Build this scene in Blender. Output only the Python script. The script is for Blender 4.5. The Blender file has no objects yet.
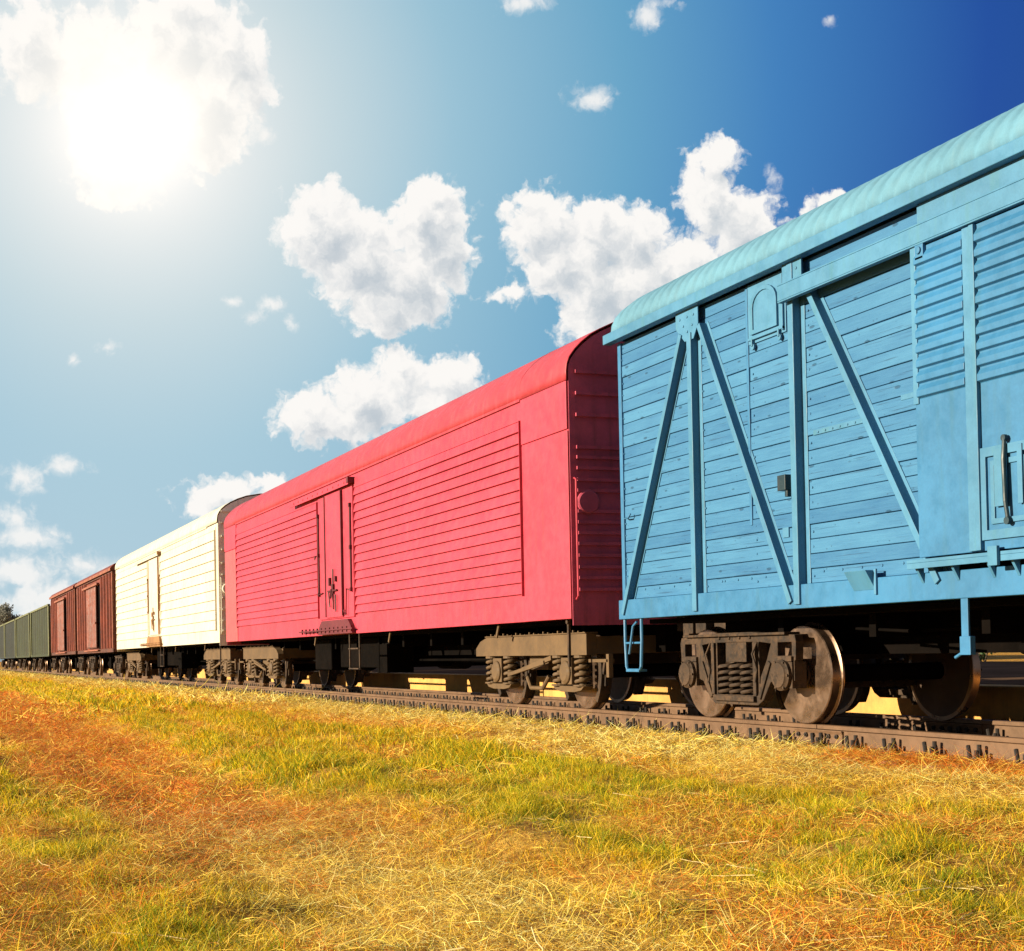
import bpy, bmesh, math, random
import numpy as np
from mathutils import Vector, Matrix
random.seed(7)
RNG = np.random.default_rng(11)
S = bpy.context.scene
COL = S.collection
R_ = math.radians

# ------------------------------------------------------------------ camera
F_PX, YAW, PITCH, ROLL, PPY, EYE = 1474.76, 0.383593, 0.0166273, 0.0203511, 626.43, 0.759
cd = bpy.data.cameras.new('camera'); cam = bpy.data.objects.new('camera', cd); COL.objects.link(cam)
fw = Vector((math.sin(YAW)*math.cos(PITCH), math.cos(YAW)*math.cos(PITCH), math.sin(PITCH)))
rt = Vector((math.cos(YAW), -math.sin(YAW), 0)); up = rt.cross(fw)
rt2 = rt*math.cos(ROLL) - up*math.sin(ROLL); up2 = rt*math.sin(ROLL) + up*math.cos(ROLL)
M3 = Matrix((rt2, up2, -fw)).transposed()
cam.matrix_world = Matrix.Translation((0, 0, EYE)) @ M3.to_4x4()
cd.sensor_fit = 'HORIZONTAL'; cd.sensor_width = 36; cd.lens = F_PX*36/1024
cd.shift_y = (PPY-475.5)/1024
cd.clip_start = 0.1; cd.clip_end = 4000
S.camera = cam

# ------------------------------------------------------------------ light and exposure
SUN_EL, SUN_AZ = R_(14.5), R_(-81)          # azimuth from +Y towards +X
S.view_settings.view_transform = 'Standard'; S.view_settings.look = 'None'
S.view_settings.exposure = 1.24; S.view_settings.gamma = 1
S.view_settings.use_curve_mapping = False
sd = bpy.data.lights.new('sun', 'SUN'); so = bpy.data.objects.new('sun', sd); COL.objects.link(so)
sd.energy = 5.0; sd.angle = R_(0.5); sd.color = (1, .85, .62)
sdir = Vector((math.sin(SUN_AZ)*math.cos(SUN_EL), math.cos(SUN_AZ)*math.cos(SUN_EL), math.sin(SUN_EL)))
so.rotation_euler = sdir.to_track_quat('Z', 'Y').to_euler()
so.location = (-20, 10, 20)

# node helper
class NT:
    def __init__(s, nt): s.nt = nt; s.l = nt.links
    def n(s, t, **k):
        x = s.nt.nodes.new(t)
        for a, b in k.items(): setattr(x, a, b)
        return x
    def put(s, sock, v):
        if isinstance(v, bpy.types.NodeSocket): s.l.new(v, sock)
        elif v is not None: sock.default_value = v
    def m(s, op, a, b=None, c=None, clamp=False):
        x = s.n('ShaderNodeMath', operation=op); x.use_clamp = clamp
        s.put(x.inputs[0], a); s.put(x.inputs[1], b); s.put(x.inputs[2], c)
        return x.outputs[0]
    def v(s, op, a, b=None, scale=None):
        x = s.n('ShaderNodeVectorMath', operation=op)
        s.put(x.inputs[0], a); s.put(x.inputs[1], b)
        if scale is not None: s.put(x.inputs[3], scale)
        return x.outputs['Value'] if op in ('LENGTH', 'DOT_PRODUCT', 'DISTANCE') else x.outputs['Vector']
    def xyz(s, a, b, c):
        x = s.n('ShaderNodeCombineXYZ')
        for i, q in enumerate((a, b, c)): s.put(x.inputs[i], q)
        return x.outputs[0]
    def noise(s, vec, scale, detail=4, rough=.55, dist=0, out=0):
        x = s.n('ShaderNodeTexNoise'); s.put(x.inputs['Vector'], vec)
        x.inputs['Scale'].default_value = scale; x.inputs['Detail'].default_value = detail
        x.inputs['Roughness'].default_value = rough; x.inputs['Distortion'].default_value = dist
        return x.outputs[out]
    def ramp(s, fac, stops, interp='LINEAR'):
        x = s.n('ShaderNodeValToRGB'); x.color_ramp.interpolation = interp
        e = x.color_ramp.elements
        while len(e) < len(stops): e.new(.5)
        for q, (p, c) in zip(e, stops):
            q.position = p; q.color = (*c, 1) if not isinstance(c, (int, float)) else (c, c, c, 1)
        s.put(x.inputs[0], fac); return x.outputs[0]
    def mix(s, fac, a, b, mode='MIX'):
        x = s.n('ShaderNodeMix', data_type='RGBA', blend_type=mode)
        s.put(x.inputs[0], fac)
        for sock, q in ((x.inputs[6], a), (x.inputs[7], b)):
            if isinstance(q, tuple): q = (*q, 1)
            s.put(sock, q)
        return x.outputs[2]
    def mr(s, val, a, b, c=0, d=1, t='SMOOTHSTEP'):
        x = s.n('ShaderNodeMapRange', interpolation_type=t)
        s.put(x.inputs[0], val)
        for i, q in enumerate((a, b, c, d)): s.put(x.inputs[i+1], q)
        return x.outputs[0]

# ------------------------------------------------------------------ sky
W = bpy.data.worlds.new('World'); S.world = W; W.use_nodes = True
W.node_tree.nodes.clear(); w = NT(W.node_tree)
sky = w.n('ShaderNodeTexSky', sky_type='NISHITA'); sky.sun_disc = False
sky.sun_elevation = SUN_EL; sky.sun_rotation = SUN_AZ
sky.air_density = 1.0; sky.dust_density = .6; sky.ozone_density = 2.0
tc = w.n('ShaderNodeTexCoord'); D = w.v('NORMALIZE', tc.outputs['Generated'])
sp = w.n('ShaderNodeSeparateXYZ'); w.put(sp.inputs[0], D)
DEG = 180/math.pi
az = w.m('MULTIPLY', w.m('ARCTAN2', sp.outputs[0], sp.outputs[1]), DEG)
el = w.m('MULTIPLY', w.m('ARCSINE', sp.outputs[2]), DEG)
P2 = w.xyz(az, el, 0)
# clouds: (azimuth, elevation, half width, half height) in degrees of sky
SUNC = [(4.36, 21.66, 1.58, 1.66), (6.69, 21.46, 2.45, 1.82), (9.65, 22.32, 2.45, 1.82), (11.71, 21.83, 1.42, 1.66), (10.54, 20.02, 1.98, 2.17), (7.76, 19.67, 2.45, 2.45), (7.36, 18.04, 1.9, 1.5), (9.86, 23.44, 1.58, 1.03), (12.45, 20.92, 0.79, 1.03)]
CL = SUNC + [(14.91, 15.95, 1.74, 1.66), (16.36, 15.02, 2.06, 1.9), (19.1, 16.33, 1.66, 1.66), (19.54, 15.13, 1.34, 1.66), (17.3, 13.48, 1.74, 1.42), (18.47, 14.03, 1.66, 1.74), (15.4, 17.24, 0.55, 0.63), (19.2, 17.4, 1.03, 0.63), (17.01, 12.6, 0.95, 0.55),
 (14.52, 9.19, 1.66, 1.19), (16.45, 9.67, 1.9, 1.42), (17.82, 10.68, 1.26, 1.07), (19.76, 10.55, 1.34, 0.99), (15.66, 8.69, 2.21, 0.71), (18.97, 9.65, 1.82, 0.95), (17.64, 11.36, 0.63, 0.43),
 (23.39, 16.15, 1.58, 1.5), (24.14, 14.78, 1.66, 1.42), (25.79, 15.61, 1.82, 1.5), (27.26, 15.48, 1.26, 1.26), (25.67, 13.71, 1.9, 1.82), (27.62, 14.07, 1.98, 1.66), (25.26, 12.53, 1.34, 1.11), (29.25, 14.58, 1.5, 1.26), (22.35, 16.79, 0.51, 0.47), (22.16, 13.69, 0.87, 0.4),
 (30.18, 18.25, 1.03, 0.75), (29.92, 16.78, 1.26, 1.42), (31.12, 15.82, 1.66, 1.34), (29.55, 17.51, 0.63, 0.79), (32.16, 15.21, 1.34, 0.79),
 (34.37, 16.3, 0.79, 0.47), (11.16, 6.19, 1.74, 0.67), (12.76, 6.61, 0.79, 0.4), (10.11, 5.74, 0.79, 0.43)]
WISP = [(12.11, 12.78, 0.51, 0.32), (13.06, 13.27, 0.63, 0.36), (13.63, 12.65, 0.36, 0.36), (11.44, 13.35, 0.47, 0.24), (6.82, 11.55, 0.47, 0.32), (5.55, 11.07, 0.24, 0.32), (12.8, 19.32, 0.51, 0.4),
 (32.41, 17.4, 0.36, 0.63), (5.2, 7.16, 0.99, 0.47), (3.68, 6.73, 0.79, 0.63), (3.41, 5.33, 0.95, 0.55), (5.86, 3.49, 1.98, 0.59), (3.56, 3.28, 1.58, 1.03), (3.92, 4.53, 1.58, 0.63), (4.6, 2.24, 3.16, 0.95),
 (22.98, 23.85, 1.11, 0.43), (27.76, 23.24, 0.79, 0.55), (28.05, 23.62, 0.87, 0.32), (25.44, 20.57, 1.03, 0.59), (34.69, 22.58, 0.28, 0.28)]
def field(P, blobs, k=.22):
    r = None
    for a, b, c, d in blobs:
        q = w.v('MULTIPLY', w.v('SUBTRACT', P, (a, b, 0)), (1/c, 1/d, 0))
        q = w.m('SUBTRACT', 1, w.v('LENGTH', q))
        q = w.m('MULTIPLY', q, min(c, d)**.5)
        r = q if r is None else w.m('SMOOTH_MAX', r, q, k)
    return r
def noise2(P, scale, detail, rough, out=0):
    x = w.n('ShaderNodeTexNoise', noise_dimensions='2D'); w.put(x.inputs['Vector'], P)
    x.inputs['Scale'].default_value = scale; x.inputs['Detail'].default_value = detail; x.inputs['Roughness'].default_value = rough
    return x.outputs[out]
def puffs(P, scale):
    x = w.n('ShaderNodeTexVoronoi', voronoi_dimensions='2D', feature='F1'); w.put(x.inputs['Vector'], P)
    x.inputs['Scale'].default_value = scale
    return w.m('SUBTRACT', .42, x.outputs['Distance'])
wv = w.v('ADD', P2, w.v('SCALE', w.v('SUBTRACT', noise2(P2, 1.1, 4, .6, 1), (.5, .5, .5)), scale=.9))
n1 = noise2(wv, 1.0, 7, .62)
fl = w.m('ADD', w.m('MULTIPLY', w.m('SUBTRACT', n1, .5), 1.15), w.m('ADD', w.m('MULTIPLY', puffs(wv, 1.5), .38), w.m('MULTIPLY', puffs(wv, 3.7), .20)))
f1 = w.m('ADD', w.m('ADD', field(wv, CL), .16), fl)
f2 = w.m('ADD', field(P2, WISP), fl)
a1 = w.mr(f1, .0, .48); a2 = w.mr(f2, -.05, .75, 0, .85)
alpha = w.m('MAXIMUM', a1, a2)
# thickness of cloud standing between this point and the light above it
P3 = w.v('ADD', wv, (-.30, .65, 0))
f3 = w.m('ADD', field(P3, CL), w.m('MULTIPLY', w.m('SUBTRACT', noise2(P3, 1.0, 4, .6), .5), 1.6))
shade = w.mr(f3, .2, 1.45, 0, .95)
ccol = w.mix(shade, (1.22, 1.19, 1.15), (.64, .72, .79))
ccol = w.mix(w.mr(w.m('SUBTRACT', f3, w.m('MULTIPLY', f1, .8)), -.45, .25, .0, .14), ccol, (.66, .73, .80))
# sun glow painted into the sky colours, apart from the lamp's direction
gd = Vector((math.sin(R_(7.75))*math.cos(R_(19.3)), math.cos(R_(7.75))*math.cos(R_(19.3)), math.sin(R_(19.3))))
ang = w.m('MULTIPLY', w.m('ARCCOSINE', w.v('DOT_PRODUCT', D, tuple(gd))), DEG)
# clear air: the sky model, weighted towards the deep blue, then a pale fill added behind the viewer
deep = w.ramp(w.m('DIVIDE', ang, 90), [(0, (.80, .82, .80)), (.035, (.62, .70, .72)), (.075, (.42, .58, .64)), (.13, (.21, .45, .59)),
              (.20, (.085, .32, .52)), (.26, (.026, .18, .46)), (.34, (.001, .056, .31)), (.50, (.008, .045, .16)), (1, (.24, .25, .30))])
deep = w.mix(w.m('MULTIPLY', w.mr(el, -2, 17, .85, 0), w.mr(az, 2, 34, 1, .15)), deep, (.47, .62, .70))
deep = w.mix(w.mr(el, -1, 1, 1, 0), deep, (.05, .05, .05))
air = w.mix(1, w.v('SCALE', sky.outputs[0], scale=.011), deep, 'ADD')
def halo(r, pw): return w.m('EXPONENT', w.m('MULTIPLY', w.m('POWER', w.m('DIVIDE', ang, r), pw), -1))
air = w.mix(w.m('MULTIPLY', halo(9.0, 1.2), .60), air, (.80, .83, .83))
air = w.v('ADD', air, w.v('SCALE', (.20, .12, .07), scale=halo(3.6, 1.0)))
ccol = w.mix(w.mr(ang, 1.0, 6.8, .85, .0), ccol, (1.28, 1.23, 1.13))
outc = w.v('ADD', w.mix(alpha, air, w.v('SCALE', ccol, scale=.78)), w.v('SCALE', (.85, .68, .55), scale=halo(1.25, 1.0)))
def bgnode(c):
    b = w.n('ShaderNodeBackground'); w.put(b.inputs[0], w.v('SCALE', c, scale=8.0)); b.inputs[1].default_value = .0540
    return b.outputs[0]
# the clouds all stand in one quarter of the sky: elsewhere only the clear air is worked out
inside = w.m('MULTIPLY', w.m('MULTIPLY', w.m('GREATER_THAN', az, -1), w.m('LESS_THAN', az, 44)), w.m('MULTIPLY', w.m('GREATER_THAN', el, -.5), w.m('LESS_THAN', el, 27)))
ms = w.n('ShaderNodeMixShader'); w.put(ms.inputs[0], inside); w.put(ms.inputs[1], bgnode(air)); w.put(ms.inputs[2], bgnode(outc))
wo = w.n('ShaderNodeOutputWorld'); w.put(wo.inputs[0], ms.outputs[0])
W.cycles.sampling_method = 'MANUAL'; W.cycles.sample_map_resolution = 512

# ------------------------------------------------------------------ materials
def newmat(name):
    m = bpy.data.materials.new(name); m.use_nodes = True; m.node_tree.nodes.clear()
    t = NT(m.node_tree); b = t.n('ShaderNodeBsdfPrincipled'); o = t.n('ShaderNodeOutputMaterial')
    t.l.new(b.outputs[0], o.inputs[0]); return m, t, b
def paint(name, rgb, rough=.55, var=.18, dirt_or_shade=(.05, .03, .02), dirt_or_shade_amt=.25, spec=.35, bump=.15, streak=True, scale=1.0, metal=0, chips=None, objcoord=True):
    rgb = tuple(q*.92 for q in rgb)
    m, t, b = newmat(name)
    tcn = t.n('ShaderNodeTexCoord'); co = tcn.outputs['Object']
    big = t.noise(co, .9*scale, 5, .6); mid = t.noise(co, 6*scale, 6, .65); fine = t.noise(co, 45*scale, 4, .6)
    f = t.m('ADD', t.m('MULTIPLY', big, .55), t.m('ADD', t.m('MULTIPLY', mid, .3), t.m('MULTIPLY', fine, .15)))
    k = t.mr(f, .37, .63, 1-var, 1+var)
    c = t.v('SCALE', rgb, scale=k)
    if streak:
        st = t.noise(t.v('MULTIPLY', co, (9, 9, .55)), 1.0, 5, .6)
        c = t.mix(t.m('MULTIPLY', t.mr(st, .48, .75), dirt_or_shade_amt), c, dirt_or_shade)
    sp_ = t.noise(co, 3.1*scale, 8, .72)
    c = t.mix(t.m('MULTIPLY', t.mr(sp_, .60 if dirt_or_shade_amt < .8 else .47, .72 if dirt_or_shade_amt < .8 else .60), dirt_or_shade_amt*.8), c, dirt_or_shade)  # large amounts spread wider, giving the blotches that imitate shadow
    if chips:
        cc, amt = chips
        ch = t.noise(t.v('MULTIPLY', co, (1, .5, 1)), 7, 9, .75)
        c = t.mix(t.mr(ch, amt, amt+.03), c, cc)
    t.put(b.inputs['Base Color'], c)
    t.put(b.inputs['Roughness'], t.mr(mid, .3, .7, rough-.1, rough+.12))
    b.inputs['Specular IOR Level'].default_value = spec; b.inputs['Metallic'].default_value = metal
    bp = t.n('ShaderNodeBump'); bp.inputs['Strength'].default_value = bump; bp.inputs['Distance'].default_value = .01
    t.put(bp.inputs['Height'], t.m('ADD', t.m('MULTIPLY', mid, 1.0), t.m('MULTIPLY', fine, .35))); t.put(b.inputs['Normal'], bp.outputs[0])
    return m
def wood_paint(name, rgb, rgb2, pitch=.13, z0=1.30):
    m, t, b = newmat(name)
    co = t.n('ShaderNodeTexCoord').outputs['Object']
    sx = t.n('ShaderNodeSeparateXYZ'); t.put(sx.inputs[0], co)
    row = t.m('FLOOR', t.m('DIVIDE', t.m('SUBTRACT', sx.outputs[2], z0), pitch))
    wn = t.n('ShaderNodeTexWhiteNoise', noise_dimensions='1D'); t.put(wn.inputs['W'], row)
    co2 = t.v('ADD', co, t.xyz(0, t.m('MULTIPLY', row, 3.7), 0))
    grain = t.noise(t.v('MULTIPLY', co2, (1, 2.2, 55)), 1.0, 7, .7)
    blot = t.noise(t.v('MULTIPLY', co2, (1, 1.2, 5)), 1.3, 5, .65)
    vo = t.n('ShaderNodeTexVoronoi'); t.put(vo.inputs['Vector'], t.v('MULTIPLY', co2, (1, 2.0, 6.5))); vo.inputs['Scale'].default_value = 1.25
    knot = t.mr(vo.outputs['Distance'], .07, .13, 1, 0)
    vo2 = t.n('ShaderNodeTexVoronoi'); t.put(vo2.inputs['Vector'], t.v('MULTIPLY', co2, (1, 9, 14))); vo2.inputs['Scale'].default_value = .8
    nick = t.mr(vo2.outputs['Distance'], .05, .10, 1, 0)
    k = t.m('ADD', t.m('MULTIPLY', wn.outputs['Value'], .22), t.m('ADD', t.m('MULTIPLY', blot, .5), t.m('MULTIPLY', grain, .38)))
    c = t.mix(t.mr(k, .30, .78, 0, 1, 'LINEAR'), rgb, rgb2)
    dk = tuple(q*.33 for q in rgb)
    c = t.mix(t.m('MULTIPLY', knot, .65), c, dk); c = t.mix(t.m('MULTIPLY', nick, .5), c, dk)
    cr = t.noise(t.v('MULTIPLY', co2, (1, .9, 34)), 1.6, 6, .6)
    c = t.mix(t.m('MULTIPLY', t.mr(cr, .60, .68), .55), c, dk)
    t.put(b.inputs['Base Color'], c); b.inputs['Roughness'].default_value = .6; b.inputs['Specular IOR Level'].default_value = .3
    bp = t.n('ShaderNodeBump'); bp.inputs['Strength'].default_value = .5; bp.inputs['Distance'].default_value = .01
    t.put(bp.inputs['Height'], t.m('SUBTRACT', t.m('ADD', grain, t.m('MULTIPLY', blot, .8)), knot)); t.put(b.inputs['Normal'], bp.outputs[0])
    return m
M = {}
M['blue_plank'] = wood_paint('blue painted planks', (.016, .092, .210), (.046, .170, .310))
M['blue'] = paint('blue steel paint', (.026, .138, .285), var=.16, dirt_or_shade=(.03, .10, .13), dirt_or_shade_amt=.35)
M['blue_light'] = paint('pale blue steel paint', (.048, .172, .300), var=.14, dirt_or_shade=(.05, .16, .19), dirt_or_shade_amt=.4)
M['blue_roof'] = paint('pale green roof paint', (.100, .235, .330), rough=.75, spec=.12, var=.14, dirt_or_shade=(.12, .22, .27), dirt_or_shade_amt=.3)
M['red'] = paint('red steel paint', (.44, .040, .068), rough=.5, var=.13, dirt_or_shade=(.24, .035, .04), dirt_or_shade_amt=.42, bump=.08, chips=((.28, .09, .08), .70))
M['red_roof'] = paint('red roof paint', (.36, .036, .050), rough=.5, var=.14, dirt_or_shade=(.38, .07, .09), dirt_or_shade_amt=.4)
M['red_pale'] = paint('faded red paint', (.40, .075, .085), rough=.55, var=.10, dirt_or_shade=(.5, .09, .09), dirt_or_shade_amt=.3, bump=.08)
M['red_dark'] = paint('grimy red latch iron', (.10, .012, .018), rough=.6, var=.3)
M['white'] = paint('cream white paint', (.55, .52, .42), rough=.5, var=.07, dirt_or_shade=(.42, .24, .10), dirt_or_shade_amt=.38, bump=.06, chips=((.26, .10, .04), .69))
M['white_end'] = paint('cream end wall paint lifted for shade', (.88, .85, .70), rough=.5, var=.12, dirt_or_shade=(.2, .16, .1), dirt_or_shade_amt=.4)  # colour lightened beyond the sides to offset shade on the end
M['cream_rust'] = paint('rusty cream iron', (.26, .13, .05), rough=.7, var=.35)
M['brown'] = paint('red brown wagon paint', (.17, .034, .014), var=.35, dirt_or_shade=(.05, .02, .015), dirt_or_shade_amt=.6)
M['brown_dark'] = paint('dark brown door paint', (.085, .026, .012), var=.4, dirt_or_shade=(.03, .015, .01), dirt_or_shade_amt=.6)
M['brown_light'] = paint('worn orange brown edge', (.24, .08, .042), var=.3)
M['green'] = paint('olive green wagon paint', (.026, .036, .011), var=.3, dirt_or_shade=(.04, .035, .015), dirt_or_shade_amt=.5)
M['green_light'] = paint('pale green corner post paint', (.14, .15, .07), var=.3)
M['green_dark'] = paint('dark green wagon paint', (.009, .016, .010), var=.3)
M['blue_iron'] = paint('dark blue grimy iron', (.010, .035, .05), rough=.5, var=.4)
M['rust'] = paint('rusty bogie iron with shadow blotches', (.050, .028, .014), rough=.75, var=.55, dirt_or_shade=(.008, .005, .003), dirt_or_shade_amt=.95, streak=False, scale=3, bump=.5)  # near-black blotches over the rust stand in for shadowed recesses
M['bogie_grey'] = paint('dusty brown bogie paint', (.100, .060, .026), rough=.7, var=.22, dirt_or_shade=(.06, .035, .02), dirt_or_shade_amt=.5, streak=False, scale=2, bump=.3)
M['dark'] = paint('near-black underframe', (.0035, .0025, .002), spec=.04, rough=.88, var=.5, dirt_or_shade=(.014, .007, .004), dirt_or_shade_amt=.4, streak=False, scale=2, bump=.4)  # near-black base with slightly lighter patches
M['wheel'] = paint('dusty wheel steel', (.075, .042, .025), rough=.6, var=.25, dirt_or_shade=(.06, .03, .02), dirt_or_shade_amt=.5, streak=False, scale=3)
M['tread'] = paint('polished tyre steel', (.30, .20, .14), rough=.32, var=.15, metal=.9, streak=False, bump=.03)
M['rail'] = paint('rusty rail steel', (.12, .066, .034), rough=.6, var=.22, dirt_or_shade=(.10, .04, .02), dirt_or_shade_amt=.5, streak=False, scale=2, bump=.2)
M['clip'] = paint('oily rail fastening', (.022, .016, .013), rough=.6, var=.5, streak=False)
M['sleeper'] = paint('dusty concrete sleeper', (.20, .13, .08), rough=.9, var=.3, streak=False, scale=2, bump=.5)
M['yellowwall'] = paint('yellow concrete platform face', (.52, .28, .075), rough=.9, var=.22, dirt_or_shade=(.25, .13, .04), dirt_or_shade_amt=.5, bump=.4)
M['platform'] = paint('grey platform asphalt', (.14, .085, .055), rough=1.0, spec=0, var=.25, streak=False, bump=.3)
M['shed'] = paint('dark red shed boards', (.15, .012, .012), rough=.8, var=.35)
M['shedwhite'] = paint('white trim paint', (.75, .74, .70), rough=.6, var=.1)
M['shedroof'] = paint('grey shed roof', (.12, .11, .10), rough=.8, var=.2)
M['amber'] = paint('amber reflector', (.8, .30, .06), rough=.3, var=.1, streak=False)
def glassmat():
    m, t, b = newmat('dark window glass'); b.inputs['Base Color'].default_value = (.03, .04, .05, 1)
    b.inputs['Roughness'].default_value = .08; return m
M['glass'] = glassmat()

# ------------------------------------------------------------------ mesh builder
class MB:
    def __init__(s, o=(0, 0, 0)): s.v = []; s.f = []; s.o = o
    def add(s, vs, fs):
        k = len(s.v); s.v += [(a-s.o[0], b-s.o[1], c-s.o[2]) for a, b, c in vs]; s.f += [[k+i for i in q] for q in fs]; return s
    def box(s, x0, x1, y0, y1, z0, z1):
        x0, x1 = sorted((x0, x1)); y0, y1 = sorted((y0, y1)); z0, z1 = sorted((z0, z1))
        return s.add([(x0, y0, z0), (x1, y0, z0), (x1, y1, z0), (x0, y1, z0), (x0, y0, z1), (x1, y0, z1), (x1, y1, z1), (x0, y1, z1)],
                     [(0, 3, 2, 1), (4, 5, 6, 7), (0, 1, 5, 4), (1, 2, 6, 5), (2, 3, 7, 6), (3, 0, 4, 7)])
    def prism(s, axis, prof, a0, a1, caps=True):
        # prof: closed polygon in the other two axes (in x,y,z order)
        n = len(prof)
        def P(a, q):
            return {'x': (a, q[0], q[1]), 'y': (q[0], a, q[1]), 'z': (q[0], q[1], a)}[axis]
        vs = [P(a0, q) for q in prof]+[P(a1, q) for q in prof]
        fs = [(i, (i+1) % n, n+(i+1) % n, n+i) for i in range(n)]
        if caps: fs += [tuple(range(n))[::-1], tuple(range(n, 2*n))]
        return s.add(vs, fs)
    def plate(s, axis, outline, holes, a0, a1):
        bm = bmesh.new(); ed = []
        for loop in [outline]+holes:
            vs = [bm.verts.new((p[0], p[1], 0)) for p in loop]
            ed += [bm.edges.new((vs[i], vs[(i+1) % len(vs)])) for i in range(len(vs))]
        bmesh.ops.triangle_fill(bm, use_beauty=True, edges=ed)
        bmesh.ops.recalc_face_normals(bm, faces=bm.faces)
        r = bmesh.ops.extrude_face_region(bm, geom=bm.faces[:])
        for q in r['geom']:
            if isinstance(q, bmesh.types.BMVert): q.co.z = 1
        bmesh.ops.recalc_face_normals(bm, faces=bm.faces)
        bm.verts.index_update()
        def P(q):
            a = a0+(a1-a0)*q.z
            return {'x': (a, q.x, q.y), 'y': (q.x, a, q.y), 'z': (q.x, q.y, a)}[axis]
        s.add([P(v.co) for v in bm.verts], [[v.index for v in f.verts] for f in bm.faces]); bm.free(); return s
    def bar(s, p0, p1, w, h, side=(1, 0, 0)):
        # w along 'side', h across; boxed beam from p0 to p1
        p0 = Vector(p0); p1 = Vector(p1); d = (p1-p0).normalized(); a = Vector(side); a = (a-d*a.dot(d)).normalized(); b = d.cross(a)
        vs = []
        for p in (p0, p1):
            for i, j in ((-1, -1), (1, -1), (1, 1), (-1, 1)): vs.append(tuple(p+a*(i*w/2)+b*(j*h/2)))
        return s.add(vs, [(0, 3, 2, 1), (4, 5, 6, 7), (0, 1, 5, 4), (1, 2, 6, 5), (2, 3, 7, 6), (3, 0, 4, 7)])
    def tube(s, pts, r, n=8, closed=False):
        pts = [Vector(p) for p in pts]; m = len(pts); vs = []; fs = []
        ref = None
        for i, p in enumerate(pts):
            d = (pts[min(i+1, m-1)]-pts[max(i-1, 0)]).normalized()
            if ref is None: ref = Vector((0, 0, 1)) if abs(d.z) < .9 else Vector((1, 0, 0))
            a = (ref-d*ref.dot(d)).normalized(); b = d.cross(a); ref = a
            for k in range(n):
                t = 2*math.pi*k/n; vs.append(tuple(p+a*(r*math.cos(t))+b*(r*math.sin(t))))
        for i in range(m-1):
            for k in range(n): fs.append((i*n+k, i*n+(k+1) % n, (i+1)*n+(k+1) % n, (i+1)*n+k))
        fs += [tuple(range(n))[::-1], tuple((m-1)*n+k for k in range(n))]
        return s.add(vs, fs)
    def lathe(s, axis, c, prof, n=32):
        # prof: (radius, offset along axis)
        vs = []; fs = []; m = len(prof)
        for r, a in prof:
            for k in range(n):
                t = 2*math.pi*k/n; u, v = r*math.cos(t), r*math.sin(t)
                vs.append({'x': (c[0]+a, c[1]+u, c[2]+v), 'y': (c[0]+u, c[1]+a, c[2]+v), 'z': (c[0]+u, c[1]+v, c[2]+a)}[axis])
        for i in range(m-1):
            for k in range(n): fs.append((i*n+k, i*n+(k+1) % n, (i+1)*n+(k+1) % n, (i+1)*n+k))
        fs += [tuple(range(n))[::-1], tuple((m-1)*n+k for k in range(n))]
        return s.add(vs, fs)
    def spring(s, c, r, z0, z1, turns, wr):
        pts = []
        N = int(turns*14)
        for i in range(N+1):
            t = 2*math.pi*turns*i/N
            pts.append((c[0]+r*math.cos(t), c[1]+r*math.sin(t), z0+(z1-z0)*i/N))
        return s.tube(pts, wr, 6)
def tag(o, label=None, cat=None, group=None, kind=None):
    for k, v in (('label', label), ('category', cat), ('group', group), ('kind', kind)):
        if v: o[k] = v
    return o
def obj(name, mb, mat, parent=None, loc=(0, 0, 0), bevel=0, smooth=None):
    me = bpy.data.meshes.new(name); me.from_pydata(mb.v, [], mb.f); me.update()
    bm = bmesh.new(); bm.from_mesh(me); bmesh.ops.recalc_face_normals(bm, faces=bm.faces); bm.to_mesh(me); bm.free()
    o = bpy.data.objects.new(name, me); COL.objects.link(o); me.materials.append(mat)
    o.location = loc
    if parent: o.parent = parent
    if smooth is not None:
        me.polygons.foreach_set('use_smooth', [True]*len(me.polygons)); me.set_sharp_from_angle(angle=R_(smooth))
    if bevel:
        b = o.modifiers.new('bevel', 'BEVEL'); b.width = bevel; b.segments = 2; b.limit_method = 'ANGLE'; b.angle_limit = R_(40); b.harden_normals = False
    return o
def empty(name, loc, label=None, cat=None, group=None, rz=0):
    o = bpy.data.objects.new(name, None); COL.objects.link(o); o.location = loc; o.rotation_euler = (0, 0, rz); o.empty_display_size = .3
    return tag(o, label, cat, group)
def copy_tree(o, parent=None):
    c = o.copy(); COL.objects.link(c); c.parent = parent
    for ch in list(o.children): copy_tree(ch, c)
    return c

XC = 8.772            # centre line of the train
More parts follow.
